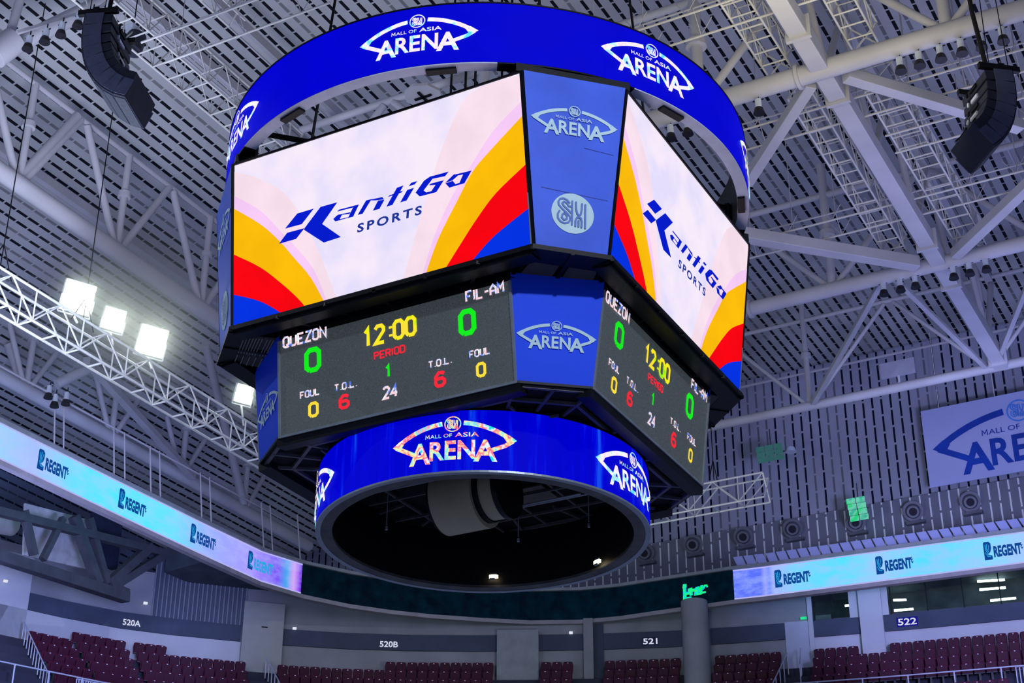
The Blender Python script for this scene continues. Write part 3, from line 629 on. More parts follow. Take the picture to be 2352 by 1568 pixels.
for x, y, w, h in ((-.62, .30, .12, .62), (-.62, .30, .30, .10), (-.50, .50, .2, .12), (-.62, .82, .14, .16), (-.38, .58, .10, .18), (-.28, .44, .10, .34), (-.18, .60, .14, .12), (-.06, .42, .26, .30), (.0, .66, .16, .12), (.20, .44, .1, .2), (.24, .60, .12, .22), (.36, .66, .08, .10), (.28, .46, .16, .08), (.42, .74, .12, .08), (.55, .70, .05, .07)):
    D.append(poly2d([(x*.9-.02, y-.02), (x*.9+w*1.25, y), (x*.9+w*1.2, y+h), (x*.9+.01, y+h*.97)]))
lay(D, ribmap(s0), .01).build('green_characters', GRN, RIB)
# gallery behind and over the ribbon
struct(RB.strip([(-.12, 29.53), (.13, 29.53), (.13, 29.70), (-.12, 29.70)]), 'trim_1', mat('soffit_lip', (150, 146, 150), .7, 0, .12, 2))
struct(RB.strip([(0, 31.03), (.14, 31.03), (.14, 31.16), (-.25, 31.22), (-.25, 31.03)]), 'trim_2', mat('ledge_top', (140, 146, 150), .7, 0, .12, 2))
struct(RB.strip([(-.02, 30.75), (-.02, 31.1), (-.3, 31.1), (-4.6, 32.6), (-4.6, 30.75)], RB.hit((560, 1280))[0]), 'trim_3', mat('gallery_rake', (66, 76, 84), .85, 0, .25, 1.5))
# ------------------------------------------------------------------ stand wall behind the top seats
WPX = [(52, 1399), (160, 1424), (263, 1446), (370, 1459), (551, 1473), (650, 1483), (788, 1495), (950, 1497), (1100, 1497), (1240, 1496), (1340, 1494), (1565, 1490), (1700, 1478), (1803, 1466), (2038, 1456), (2352, 1424)]
ZBAND = 28.4
def zs(z): return (z-7.355)*1.02434+7.355
WP = [onz(q, ZBAND) for q in WPX]; WP = [WP[0]+(WP[0]-WP[1]).normalized()*8]+WP+[WP[-1]+(WP[-1]-WP[-2]).normalized()*8]
# smooth the surveyed line
for _ in range(2): WP = [WP[0]]+[(WP[i-1]+WP[i]*2+WP[i+1])/4 for i in range(1, len(WP)-1)]+[WP[-1]]
WL = Path(WP)
def ws(x, y=1440): return WL.hit((x, y))[0]
def wz(x, y): return WL.hit((x, y))[1]
BZ0, BZ1 = ZBAND, zs(28.58)
struct(WL.strip([(0, 24), (0, 31), (-.3, 31), (-.3, 24)], 0, ws(1866)), 'wall_back', CONC)
struct(WL.strip([(0, 24), (0, BZ1-.02), (-.3, BZ1-.02), (-.3, 24)], ws(1866), WL.c[-1]), 'wall_back', CONCW)
struct(WL.strip([(.02, 24), (.02, BZ0), (.0, BZ0), (.0, 24)], 0, ws(556)), 'wall_back', CONCW)
struct(WL.strip([(.02, 24), (.02, 30.6), (.0, 30.6), (.0, 24)], 0, ws(57)), 'wall_back', CONCW)
nband = 0
for a, b in ((57, 554), (650, 1143), (1238, 1341), (1385, 1568), (1632, 1803), (1863, 1976), (2033, 2400)):
    struct(WL.strip([(.02, BZ0), (.10, BZ0), (.10, BZ1), (.02, BZ1)], ws(a), min(ws(b) if b < 2352 else WL.c[-1], WL.c[-1])), 'trim_%d' % (4+nband), BANDM); nband += 1
# ribbed dark panel over band 520A
mb = MB()
for i in range(22):
    s_ = ws(345)+(ws(560)-ws(345))*i/21; p, X, n = WL.at(s_, .05); mb.box(V((p.x, p.y, 30.3)), .05, .06, 2.4, (X, n, V((0, 0, 1))))
struct(mb, 'trim_12', mat('pale_rib', (128, 134, 146), .7, 0, .1, 2))
struct(WL.strip([(.01, BZ1), (.03, BZ1), (.03, 31.6), (.01, 31.6)], ws(345), ws(560)), 'wall_back', mat('rib_backing', (84, 90, 108), .85, 0, .1, 1))
# portals and piers that break the wall
def pier(x0, x1, z0, z1, off, m, name, label, cat, y=1440):
    z0, z1 = zs(z0), zs(z1); st = .1 if off > .2 else .012; o = WL.strip([(st, z0), (off, z0), (off, z1), (st, z1)], ws(x0, y), ws(x1, y)).build(name, m); return tag(o, label, cat)
pier(556, 650, 25.6, 29.55, .35, mat('portal_grey', (158, 162, 160), .8, 0, .08, 1), 'wall_pier', 'tall pale concrete portal block left of the 520B sign', 'concrete block')
p, X, n = WL.at(ws(606), .36); tag(MB().box(V((p.x, p.y, zs(28.5))), .26, .04, .05, (X, n, V((0, 0, 1)))).build('door_plate', BLACK), 'small black plate on the tall pale portal block', 'plate')
pier(1143, 1238, 25.6, 28.68, .5, mat('block_grey', (140, 146, 150), .85, 0, .14, 1.6), 'wall_pier', 'square pale concrete block between signs 520B and 521', 'concrete block')
pier(1341, 1363, 25.8, 29.15, .45, CONC, 'wall_pier', 'slim pale pier left of the 521 sign', 'pier'); pier(1364, 1386, 25.8, 29.5, .1, BANDM, 'wall_pier', 'slim dark slate pier beside the slim pale one', 'pier')
pier(1978, 2031, 25.4, 30.9, .30, CONCW, 'wall_pier', 'wide white painted pier between the small and long windows', 'pier')
pier(1858, 1869, 25.8, 30.9, .12, CONCW, 'wall_pier', 'narrow white wall end beside the stair at the small window', 'pier')
pier(1803, 1858, 25.8, 28.62, .06, mat('door_pale_blue', (176, 180, 200), .6, 0, .05, 2), 'exit_door', 'pale flush exit door at the head of the right stair', 'door')
s_ = ws(1848); p, X, n = WL.at(s_, .12); tag(MB().box(V((p.x, p.y, zs(28.72))), .26, .05, .10, (X, n, V((0, 0, 1)))).build('exit_sign', emi('exit_green', (40, 225, 150), 1.)), 'small glowing green exit sign over the pale door', 'exit sign')
cp = onz((1599, 1400), 29.5); cp = onz((1599, 1475), 28.6); dd = V((cp.x-CAM.x, cp.y-CAM.y, 0)); cp = CAM+dd*(66.3/dd.length); r_ = .555
tag(MB().tube(V((cp.x, cp.y, 25.2)), V((cp.x, cp.y, 29.70)), r_, 32).build('round_column', CONC, smooth=True), 'thick round grey concrete column under the ribbon right of sign 521', 'column')
# section signs
SIGNM = emi('sign_letters', (220, 225, 250), .9); SIGNB = emi('sign_glow_blue', (20, 20, 150), .8); SIGND = mat('sign_backing_navy', (24, 32, 70), .6)
for txt, q0, q1, bg in (('520A', (280, 1437), (321, 1441), None), ('520B', (872, 1488), (914, 1488), None), ('521', (1478, 1481), (1511, 1481), SIGND), ('522', (2064, 1439), (2107, 1435), SIGNB)):
    sa, za = WL.hit(q0); sb, zb_ = WL.hit(q1); h = .29 if txt == '522' else .26
    fm = lambda u, v, o, sa=sa, z=(za+zb_)/2: WL.at(sa+u, .115+o)[0]+V((0, 0, z+v))
    root = empty('section_sign', WL.at((sa+sb)/2, .115)[0]+V((0, 0, za)), {'520A': 'white section number 520A on the left wall band', '520B': 'white section number 520B left of the square block', '521': 'white section number 521 on navy backing by the round column', '522': 'white section number 522 on a glowing blue backing'}[txt], 'sign')
    lay([text2d(txt, 0, 0, w=sb-sa, h=h, bold=.02)], fm, .02).build('number_lettering', SIGNM, root)
    if bg or 1: lay([poly2d([(-.05, -.05), (sb-sa+.05, -.05), (sb-sa+.05, h+.05), (-.05, h+.05)])], fm, .004).build('backing', bg or BANDM, root)
# windows with lit rooms behind
GLS, N_, L_, b_ = nt('window_glass'); b_.inputs['Transmission Weight'].default_value = 1; b_.inputs['Roughness'].default_value = .03; b_.inputs['Base Color'].default_value = (.8, .9, .9, 1); b_.inputs['IOR'].default_value = 1.1
tl_ = N_.new('ShaderNodeTexNoise'); tl_.inputs['Scale'].default_value = 2; rr_ = N_.new('ShaderNodeValToRGB'); rr_.color_ramp.elements[0].color = (.72, .82, .84, 1); rr_.color_ramp.elements[1].color = (.85, .92, .93, 1); L_.new(tl_.outputs['Fac'], rr_.inputs['Fac']); L_.new(rr_.outputs['Color'], b_.inputs['Base Color'])
TUBE = emi('fluorescent_tube', (235, 255, 245), 7)
def window(k, x0, x1, muls, lab):
    a, b = ws(x0, 1400), (ws(x1, 1400) if x1 < 2352 else WL.c[-1])
    w = struct(WL.strip([(.0, BZ1), (.06, BZ1), (.06, BZ1+.05), (.0, BZ1+.05)], a, b), 'window_%d' % k, DARKST); root = w
    def ch(mb, nm, m): return mb.build(nm, m, root)
    ch(WL.strip([(.01, BZ1+.05), (.03, BZ1+.05), (.03, 30.7), (.01, 30.7)], a, b), 'glass_pane', GLS)
    for i in range(muls+1):
        p, X, n = WL.at(a+(b-a)*i/muls, .03); ch(MB().box(V((p.x, p.y, (BZ1+30.7)/2)), .05, .06, 30.7-BZ1, (X, n, V((0, 0, 1)))), 'mullion', BLACK)
    return a, b
RMD = mat('room_wall_dim', (96, 104, 104), .9, 0, .4, 1.4)
for k, x0, x1, mu in ((1, 1870, 1953, 2), (2, 2048, 2400, 9)):
    a, b = window(k, x0, x1, mu, '')
    struct(WL.strip([(-3.4, 28.0), (-3.2, 28.0), (-3.2, 32.2), (-3.4, 32.2)], a-.5, b), 'wall_room', RMD)
    struct(WL.strip([(-.3, 31.6), (-3.2, 31.6), (-3.2, 31.7), (-.3, 31.7)], a-.5, b), 'ceiling', RMD)
wi = 0
for q0, q1, D in (((2052, 1378), (2082, 1377), 1.6), ((2054, 1402), (2098, 1398), 1.9), ((2245, 1335), (2308, 1331), 1.4), ((2250, 1354), (2310, 1349), 1.6), ((2275, 1379), (2334, 1373), 2.0), ((1941, 1391), (1950, 1390), 1.2)):
    WQ = WL.offset(-D); s0, z0 = WQ.hit(q0); s1, z1 = WQ.hit(q1); A = WQ.at(s0)[0]+V((0, 0, z0)); B = WQ.at(s1)[0]+V((0, 0, z1))
    o = MB().bar(A, B, .10, .07).build('ceiling_lamp', TUBE); wi += 1
    tag(o, 'glowing strip lamp seen through the %s window, %s from its left' % (('small', 'first') if q0[0] < 2000 else ('long', ORD[wi-1])), 'strip lamp', 'strip lamps in the rooms behind the windows')
pilot = mat('curtain_pale', (150, 160, 130), .9)
WQ = WL.offset(-.8); tag(WQ.strip([(0, BZ1), (.02, BZ1), (.02, 29.6), (0, 29.6)], WQ.hit((1873, 1410))[0], WQ.hit((1908, 1410))[0]).build('window_blind', mat('blind_cream', (170, 176, 160), .9)), 'pale blind in the left half of the small window', 'blind')
# ================================================================== ROOF STRUCTURE
TOPZ = 39.9
def roof_truss(name, label, axis, c, nodes, r, a0, a1, zb=36.0, verts=True, top=True, collars=(), cat='roof truss', half=None, pk=.62):
    """Warren truss of round tube; nodes = bottom panel points along the axis"""
    def P(a, z): return V((a, c, z)) if axis == 'x' else V((c, a, z))
    root = empty(name, P((a0+a1)/2, zb), label, cat, None)
    MB().tube(P(a0, zb), P(a1, zb), r, 20).build('bottom_chord', STEEL, root, smooth=True)
    if top: MB().tube(P(a0, TOPZ), P(a1, TOPZ), r*pk*.75, 12).build('top_chord', STEEL, root, smooth=True)
    sp = half or (nodes[1]-nodes[0])/2
    for a in nodes:
        for s in (-1, 1):
            if a0 < a+s*sp < a1: MB().tube(P(a+s*.18, zb+r*.7), P(a+s*sp*.94, TOPZ-.1), r*.44, 12).build('web_member', STEEL, root, smooth=True)
        if verts and a0 < a < a1:
            MB().tube(P(a, zb+r*.6), P(a, 41.2 if abs(c) < 15 or axis == 'y' else 39.9), r*pk, 14).build('post', STEEL, root, smooth=True)
            MB().tube(P(a, 38.15), P(a, 38.35), r*pk*1.8, 14).build('post_collar', STEEL, root, smooth=True)
    for a in collars: MB().tube(P(a-.05, zb), P(a+.05, zb), r*1.35, 20).build('flange_collar', STEEL, root, smooth=True)
    return root
roof_truss('roof_truss', 'large pale tube truss crossing behind the right side of the upper ring', 'y', 9.15, [-23.9, -16.6, -9.27, -1.95, 5.35, 12.6], .29, -28, 12.5, collars=(-12.2, -5.0))
roof_truss('roof_truss', 'pale tube truss meeting the white box girder at mid height on the right', 'y', 21.45, [-23.8, -16.5, -9.2, -1.88, 5.4, 12.7], .26, -28, 13.5, collars=(1.2,))
roof_truss('roof_truss', 'lowest long tube truss before the striped end wall', 'y', 30.2, [-27.1, -19.8, -12.5, -5.25, 2.0, 9.3, 16.5], .19, -30, 24, zb=36.0)
roof_truss('roof_truss', 'pale truss running along the upper left ceiling', 'x', 18.7, [-6.4, -1.75, 2.9, 7.6, 12.2, 16.9, 21.5], .30, -12, 30, pk=.42)
roof_truss('roof_truss', 'lower left truss just above the cyan ribbon', 'x', 29.0, [4.9, 9.6, 14.3, 19.4, 24.1, 28.7], .27, 0, 34, pk=.5)
# box girder along the hall with collars
g = empty('box_girder', (16, -5.67, 36), 'wide white square box girder slanting down the right side of the ceiling', 'girder')
MB().bar((3, -5.67, 36.1), (30.3, -5.67, 36.1), .52, .56).build('girder_box', STEEL, g, bevel=.03)
for x in (7.2, 10.6, 19.9, 22.9, 29.6): MB().box((x, -5.67, 36.1), .12, .72, .76).build('splice_collar', STEEL, g)
MB().bar((3, -5.67, 39.9), (30.3, -5.67, 39.9), .26, .3).build('top_member', STEEL, g)
for k in range(6): MB().tube((5+k*4.65, -5.67, 36.3), (7.3+k*4.65, -5.67, 39.8), .12, 10).build('web_member', STEEL, g)
for k in range(5): MB().tube((9.5+k*4.65, -5.67, 36.3), (7.5+k*4.65, -5.67, 39.8), .12, 10).build('web_member', STEEL, g)
for a, b, w, lab in (((14.0, 2.1), (21.1, -5.0), .42, 'white box brace from the ring to the girder crossing'), ((21.1, -6.3), (12.6, -14.8), .36, 'bluish box brace rising to the right picture edge'),
                     ((9.7, -6.2), (14.6, -10.0), .36, 'white box brace running to the right speaker cluster'), ((9.6, -5.2), (13.6, -1.7), .34, 'white box brace dropping to the right edge of the ring'),
                     ((21.5, -3.7), (30.0, 1.8), .20, 'slim brace in front of the end wall'), ((21.6, -4.0), (30.0, -5.1), .18, 'slim brace falling to the right end of the lowest truss'), ((30.0, -5.5), (21.6, -9.2), .18, 'slim brace rising to the right edge from the lowest truss'), ((13.4, 25.1), (24.4, 28.6), .30, 'long lilac-lit brace over the left ribbon')):
    tag(MB().bar((a[0], a[1], 36.0), (b[0], b[1], 36.0), w, w).build('roof_brace', STEEL, bevel=.02), lab, 'brace')
for A, B, w, lab in ((onz((560, 1152), 35.4), onz((472, 790), 38.6), .34, 'tall lilac strut left of the numeric displays'), (onz((130, 882), 36), onz((222, 838), 37.2), .42, 'lilac flat strut under the left lighting truss'),
                     (onz((60, 902), 36.2), onz((20, 790), 38), .4, 'thick grey strut at the far left under the lighting truss'), (onz((45, 405), 36.3), onz((178, 266), 39.8), .3, 'grey strut crossing below the left speaker cluster')):
    tag(MB().tube(A, B, w*.5, 14).build('roof_strut', STEEL, smooth=True), lab, 'strut')
# secondary purlins: slim members hung under the cladding
for i, y in enumerate((-8.4, 11.6, 14.0, 21.8)):
    z = 41.0 if abs(y) < 12 else 41.6-(abs(y)-12)*.2
    tag(MB().bar((-12, y, z-.25), (38, y, z-.25), .22, .34).bar((-12, y, z-.75), (38, y, z-.75), .05, .05).build('roof_purlin', STEEL), ('purlin under the ceiling right of the girder', 'purlin above the upper ring left of centre', 'purlin beside the top left lattice walkway', 'purlin over the left ceiling truss')[i], 'purlin')
# lattice trusses -------------------------------------------------------------
def lattice(name, label, cat, a, b, w, h, bay, r=.03, m=None, group=None, rungs=True, plan=None):
    a = V(a); b = V(b)
    if name == 'walkway_truss' and a.z < 36.2: a, b = [CAM+(p-CAM)*((36.62-CAM.z)/(p.z-CAM.z)) for p in (a, b)]
    X = (b-a); L = X.length; X.normalize(); Y = V((0, 0, 1)).cross(X).normalized(); m = m or ALU
    root = empty(name, (a+b)/2, label, cat, group)
    C = [(-w/2, 0), (w/2, 0), (-w/2, h), (w/2, h)]
    def P(t, i): return a+X*t+Y*C[i][0]+V((0, 0, C[i][1]))
    for i in range(4): MB().tube(P(0, i), P(L, i), r, 8).build('chord', m, root)
    n = max(1, round(L/bay)); zg = {0: MB(), 1: MB()}; up = MB(); rg = MB()
    for k in range(n):
        t0, t1 = L*k/n, L*(k+1)/n; tm = (t0+t1)/2
        for lo, hi in ((0, 2), (1, 3)):
            zg[lo].tube(P(t0, hi), P(tm, lo), r*.68, 5, cap=False); zg[lo].tube(P(tm, lo), P(t1, hi), r*.68, 5, cap=False); MB().tube(P(tm, lo), P(tm, hi), r*.62, 5, cap=False).build('upright', m, root)
        MB().tube(P(tm, 0), P(tm, 1), r*.8, 5, cap=False).build('rung', m, root); MB().tube(P(t0, 2), P(t0, 3), r*.6, 5, cap=False).build('rung', m, root)
        if rungs: MB().tube(P(t0, 0), P(t0, 1), r*.8, 6, cap=False).build('rung', m, root)
    for k in (0, 1): zg[k].build('diagonal_lacing', m, root)
    for t in (0, L):
        MB().bar(P(t, 0), P(t, 3), r*1.2).bar(P(t, 1), P(t, 2), r*1.2).build('end_frame', m, root)
    return root
lattice('lighting_truss', 'silver lattice lighting truss carrying four blazing floodlights on the left', 'lighting truss', (-3, 16.6, 30.1), (17.4, 16.6, 30.1), .6, 1.0, 2.0, .042)
lattice('lighting_truss', 'silver lattice lighting truss poking out right of the lower ring', 'lighting truss', (24.7, 12, 30.0), (24.7, 2.2, 30.0), .6, .95, 1.9, .038)
lattice('walkway_truss', 'ladder-like lattice walkway just right of the white girder', 'walkway', (10.6, -6.9, 35.9), (21.2, -7.0, 35.9), .9, .8, 1.3, .034, m=STEEL2)
lattice('walkway_truss', 'ladder-like lattice walkway just left of the white girder', 'walkway', (9.9, -4.75, 35.9), (20.2, -4.6, 35.9), .75, .8, 1.3, .034, m=STEEL2)
lattice('walkway_truss', 'lattice walkway entering from the top edge right of the girder', 'walkway', (4.0, -7.1, 36.0), (8.8, -7.1, 36.0), .75, .8, 1.2, .034, m=STEEL2)
lattice('walkway_truss', 'lattice walkway entering from the top edge left of the girder', 'walkway', (4.0, -4.6, 36.0), (8.8, -4.6, 36.0), .75, .8, 1.2, .034, m=STEEL2)
lattice('walkway_truss', 'lattice walkway in the upper left between speaker cluster and ring', 'walkway', (-6, 12.05, 37.6), (8, 12.05, 37.6), 1.0, 1.1, 1.4, .035, m=STEEL2)
lattice('walkway_truss', 'short lattice cradle at the top edge above the left walkway', 'walkway', (-6, 9.9, 38.6), (2.2, 9.9, 38.6), .6, .9, 1.3, .028, m=STEEL2)
# rigging battens across the hall: two pipes with V lacing up to a top rail
BGRP = 'cream rigging battens across the ceiling'
def lift(a, c, z0, z1): return c+(a-c)*(z1-CAM.z)/(z0-CAM.z)
def batten(name, label, x, y0, y1, z, h=.6, sp=1.05):
    if x > -1: x, y0, y1, z = lift(x, CAM.x, z, 36.46), lift(y0, CAM.y, z, 36.46), lift(y1, CAM.y, z, 36.46), 36.46
    root = empty(name, (x, (y0+y1)/2, z), label, 'rigging batten', BGRP)
    for xx in (x-sp/2, x+sp/2): MB().tube((xx, y0, z), (xx, y1, z), .035, 8).build('pipe', STEEL2, root)
    MB().tube((x, y0, z+h), (x, y1, z+h), .03, 8).build('top_rail', STEEL, root)
    n = int(abs(y1-y0)/1.5); mb = MB()
    for k in range(n):
        y = y0+(y1-y0)*(k+.5)/n
        for xx in (x-sp/2, x+sp/2):
            mb.tube((xx, y, z), (x, y, z+h), .014, 4); mb.tube((xx, y, z), (xx, y-.35, z+h*.9), .012, 4); mb.tube((xx, y, z), (xx, y+.35, z+h*.9), .012, 4)
        mb.tube((x, y, z+h), (x, y, 41.2), .016, 4)
    mb.build('hanger_wires', STEEL, root)
for x, y0, y1, lab in ((11.4, -16, -2.2, 'cream pipe pair above the right speaker cluster'), (17.55, -16, .4, 'cream pipe pair across the middle of the right walkways'), (5.6, -16, 0.5, 'cream pipe pair near the top edge right of the ring'),
                       (-.4, 5, 10.6, 'cream pipe pair across the upper left corner'), (13.7, -16, -6.3, 'cream pipe pair touching the lower tip of the right speakers')):
    batten('rigging_batten', lab, x, y0, y1, 36.0 if x > -1 else 36.05)
tag(MB().tube((XW-1.2, -20, 41.1), (XW-1.2, 10, 41.1), .06, 8).build('eaves_pipe', STEEL), 'slim pipe along the top of the striped end wall', 'pipe')
# ------------------------------------------------------------------ speaker clusters
def line_array(nm, label, base, face, lean, n=8, w=1.5, flip=1):
    """curved column of cabinets; base = top suspension point; face = heading the cabinets point to"""
    root = empty(nm, base, label, 'line array speaker', 'curved speaker clusters')
    fx = V((math.cos(face), math.sin(face), 0)); sx = V((-fx.y, fx.x, 0)); p = V(base); ang = -.05
    hh = .385; dep = .80
    mb = MB().box(p+V((0, 0, .12))-fx*.25, .16, w*.9, .2, (sx.cross(V((0, 0, 1))), sx, V((0, 0, 1))))
    mb.bar(p+sx*(w*.5)+V((0, 0, .1))-fx*.3, p-sx*(w*.5)+V((0, 0, .1))-fx*.3, .16); mb.bar(p+sx*(w*.45)-fx*.9+V((0, 0, .06)), p+sx*(w*.45)+fx*.2+V((0, 0, .06)), .12, .16); mb.bar(p-sx*(w*.45)-fx*.9+V((0, 0, .06)), p-sx*(w*.45)+fx*.2+V((0, 0, .06)), .12, .16)
    mb.build('flying_frame', BLACK, root)
    for i in range(n):
        d = V((0, 0, -math.cos(ang)))-fx*math.sin(ang); f = fx*math.cos(ang)-V((0, 0, math.sin(ang)))
        c = p+d*(hh/2)-f*(dep/2)
        b = MB()
        # wedge cabinet, front taller than the back
        vs = []
        for s in (-1, 1):
            for ff, hhh in ((dep/2, hh*.49), (-dep/2, hh*.30)):
                for k in (-1, 1): vs.append(c+sx*(s*w/2)+f*ff+d*(k*hhh))
        b.add(vs, [(0, 1, 3, 2), (4, 6, 7, 5), (0, 4, 5, 1), (2, 3, 7, 6), (0, 2, 6, 4), (1, 5, 7, 3)])
        cab = b.build('cabinet', SPKR, root, bevel=.02)
        MB().box(c+f*(dep/2+.01), .02, w*.88, hh*.86, (f, sx, -d)).build('grille', GRILL, cab)
        MB().box(c-f*(dep/2+.02)+sx*.0, .05, .34, .10, (f, sx, -d)).box(c-f*(dep/2+.05)+sx*.3, .04, .05, .12, (f, sx, -d)).build('rear_connector', LAMPS if i % 2 else BLACK, cab)
        for s in (-1, 1): MB().box(c+sx*(s*(w/2+.012))+f*.1, .5, .02, hh*.9, (f, sx, -d)).build('side_plate', SPKL, cab)
        p = p+d*hh; ang += lean*(1+.25*i)/2
    MB().path([V(base)+V((0, 0, .1))-fx*.3, V(base)+V((.1, .1, 2.4))-fx*.4, V(base)+V((.25, .2, 6))-fx*.4], .06, 8).build('cable_bundle', BLACK2, root)
    for s in (-1, 1): MB().tube(V(base)+sx*(s*.45)+V((0, 0, .1)), V(base)+sx*(s*.3)+V((0, 0, 5.5)), .014, 5).build('hoist_wire', BLACK, root)
    return root
bL = at((218, 70), 37.0); bR = at((2300, 196), 36.5)
print('array bases', bL, bR)
line_array('line_array', 'curved black speaker cluster hanging at the upper left', bL, math.radians(110), .165, 9, 1.45)
line_array('line_array', 'curved black speaker cluster hanging at the upper right edge', bR, math.radians(-50), .185, 7, 1.30)
# ------------------------------------------------------------------ ceiling lamps
def can(label, p, tilt=0., group=None, hood=True):
    root = empty('stage_lamp', p, label, 'stage lamp', group)
    MB().tube(p, p+V((0, 0, .32)), .10, 14).build('silver_housing', LAMPS, root, smooth=True)
    MB().tube(p+V((0, 0, .02)), p+V((0, 0, -.16)), .12, 14, .17).build('black_hood', LAMPB, root, smooth=True)
    MB().bar(p+V((0, -.02, .32)), p+V((0, -.02, .52)), .03).bar(p+V((0, -.16, .30)), p+V((0, .16, .30)), .03).build('yoke', LAMPB, root)
    return root
k = 0
for x, L_, gl in ((9.15, [(2069, 160), (2113, 150), (2162, 138), (2210, 122), (2255, 108), (2305, 95)], 'lamps under the upper right truss'), (21.45, [(2030, 668), (2068, 657), (2102, 648), (2191, 636), (2227, 622), (2265, 612)], 'lamps under the middle right truss')):
    pass_root = None
    for i, q in enumerate(L_):
        p = onx(q, x); can('silver and black lamp, %s from left under the %s right truss' % (ORD[i], 'upper' if x < 10 else 'middle'), V((x, p.y, 35.3 if x < 10 else 35.45)), group=gl)
    y0 = onx(L_[0], x).y+.4; y1 = onx(L_[-1], x).y-.4
    tag(MB().tube((x, y0, 35.8), (x, y1, 35.8), .025, 6).build('lamp_bar', STEEL2), 'thin bar carrying lamps under the %s right truss' % ('upper' if x < 10 else 'middle'), 'lamp bar')
for i, q in enumerate(((1744, 262), (1580, 300), (1540, 292))):
    p = onx(q, 9.15); can(('lamp just right of the upper ring', 'lamp seen through the ring, right one of the pair', 'lamp seen through the ring, left one of the pair')[i], V((9.15, p.y, 35.3)), group='lamps near the upper ring')
for i, q in enumerate(((65, 104), (104, 88), (141, 73), (180, 52), (211, 42), (247, 30))):
    p = at(q, 41.5); can('dark lamp under the top left beam, %s from the left' % ORD[i], p, group='lamps under the top left beam')
tag(MB().bar(at((40, 75), 41.8), at((270, 5), 41.8), .10).build('lamp_bar', STEEL), 'pale bar carrying dark lamps in the top left corner', 'lamp bar')
for i, q in enumerate(((112, 905), (126, 925), (152, 920))):
    p = at(q, 56); can('silver lamp in the cluster under the left lighting truss, %s from the left' % ORD[i], p, group='lamps under the left lighting truss')
tag(MB().tube(at((-60, 150), 43), at((330, -40), 43), .27, 16).build('roof_tube', STEEL, smooth=True), 'thick pale tube crossing the top left corner behind the dark lamps', 'tube')
tag(MB().tube(at((-25, 125), 42.6), at((-10, -30), 42.6), .14, 12).build('roof_strut', STEEL, smooth=True), 'pale strut at the extreme top left edge', 'strut')
tag(MB().tube(at((18, 95), 42.6), at((52, -20), 42.6), .14, 12).build('roof_strut', STEEL, smooth=True), 'pale strut rising from the top left corner joint', 'strut')
tag(MB().tube(at((-14, 128), 42.7), at((34, 92), 42.7), .42, 20).build('joint_drum', STEEL, smooth=True, bevel=.03), 'big pale joint block in the top left corner', 'joint')
cb = empty('motor_cluster', at((300, 116), 41), 'tangled chain motor with dark round bag beside the left speakers', 'chain motor'); q = cb.location.copy()
MB().tube(q+V((0, 0, 0)), q+V((.1, -.1, .6)), .34, 16, .28).build('chain_bag', SPKR, cb, smooth=True); MB().tube(q+V((-.15, .3, .1)), q+V((-.15, .3, .7)), .16, 12).build('chain_bag', SPKR, cb, smooth=True)
MB().box(q+V((0, .05, .75)), .35, .35, .3).build('motor', LAMPS, cb, bevel=.03); MB().tube(q+V((0, 0, .8)), q+V((0, 0, 3.5)), .02, 5).build('chain', BLACK, cb)
# ------------------------------------------------------------------ floodlights on the left truss
FL = emi('flood_glare', None, 14., [(235, 255, 235), (255, 255, 245)], 2)
fl = []
for i, (q, w_, ty) in enumerate((((180, 683), .92, 0), ((262, 733), .66, 1), ((350, 783), .90, 0), ((561, 905), .60, 1))):
    p = ony(q, 16.7); fl.append(p); n = V((-.42, -.80, -.42)).normalized(); Y = V((0, 0, 1)).cross(n).normalized(); Z = n.cross(Y)
    root = empty('floodlight', p-V((0, 0, .55)), 'blazing square floodlight on the left truss, %s from the left' % ORD[i], 'floodlight', 'floodlights on the left lighting truss')
    MB().box(p-n*.09, .16, w_+.06, w_+.06, (n, Y, Z)).build('housing', ALU, root, bevel=.02)
    m_ = 3 if ty == 0 else 2
    for a in range(m_):
        for b in range(m_): MB().box(p+n*.01+Y*((a+.5)/m_-.5)*w_+Z*((b+.5)/m_-.5)*w_, .02, w_/m_*.94, w_/m_*.94, (n, Y, Z)).build('lamp_cell', FL, root)
    MB().bar(p-Z*(w_/2+.10)-Y*(w_/2+.05), p-Z*(w_/2+.10)+Y*(w_/2+.05), .04).bar(p-Z*(w_/2+.10)-Y*(w_/2+.05), p-Y*(w_/2+.05), .04).bar(p-Z*(w_/2+.10)+Y*(w_/2+.05), p+Y*(w_/2+.05), .04).bar(p-Z*(w_/2+.1), V((p.x, 16.6, 31.08)), .05).build('yoke', ALU, root)
# green tinted fixtures with dim emission and nozzles on the end wall
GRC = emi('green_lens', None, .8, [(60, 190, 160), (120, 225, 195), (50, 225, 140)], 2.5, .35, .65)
for q, nx, ny, lab, dim in (((1972, 1168), 2, 4, 'cluster of glowing green square lamps before the lower end wall', 1), ((1770, 1040), 3, 3, 'dim green square lamp cluster above the right lighting truss', 0)):
    p = onx(q, 36.4); root = empty('lamp_cluster', p, lab, 'lamp cluster')
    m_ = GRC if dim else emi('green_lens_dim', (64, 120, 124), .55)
    for a in range(nx):
        for b in range(ny): MB().box(p+V((0, (a-(nx-1)/2)*.42+b*.03, (b-(ny-1)/2)*.27)), .08, .37, .23).build('lens', m_, root, bevel=.01)
    MB().bar(p+V((.08, -nx*.21, 0)), p+V((.08, nx*.21, 0)), .05).bar(p+V((.08, 0, 0)), p+V((.08, 0, 1.2)), .04).build('frame', DARKST, root)
    if not dim: MB().tube(p+V((0, -.95, -.15)), p+V((0, -.95, .05)), .24, 16, .18).build('dome_lamp', WHITEP, root, smooth=True)
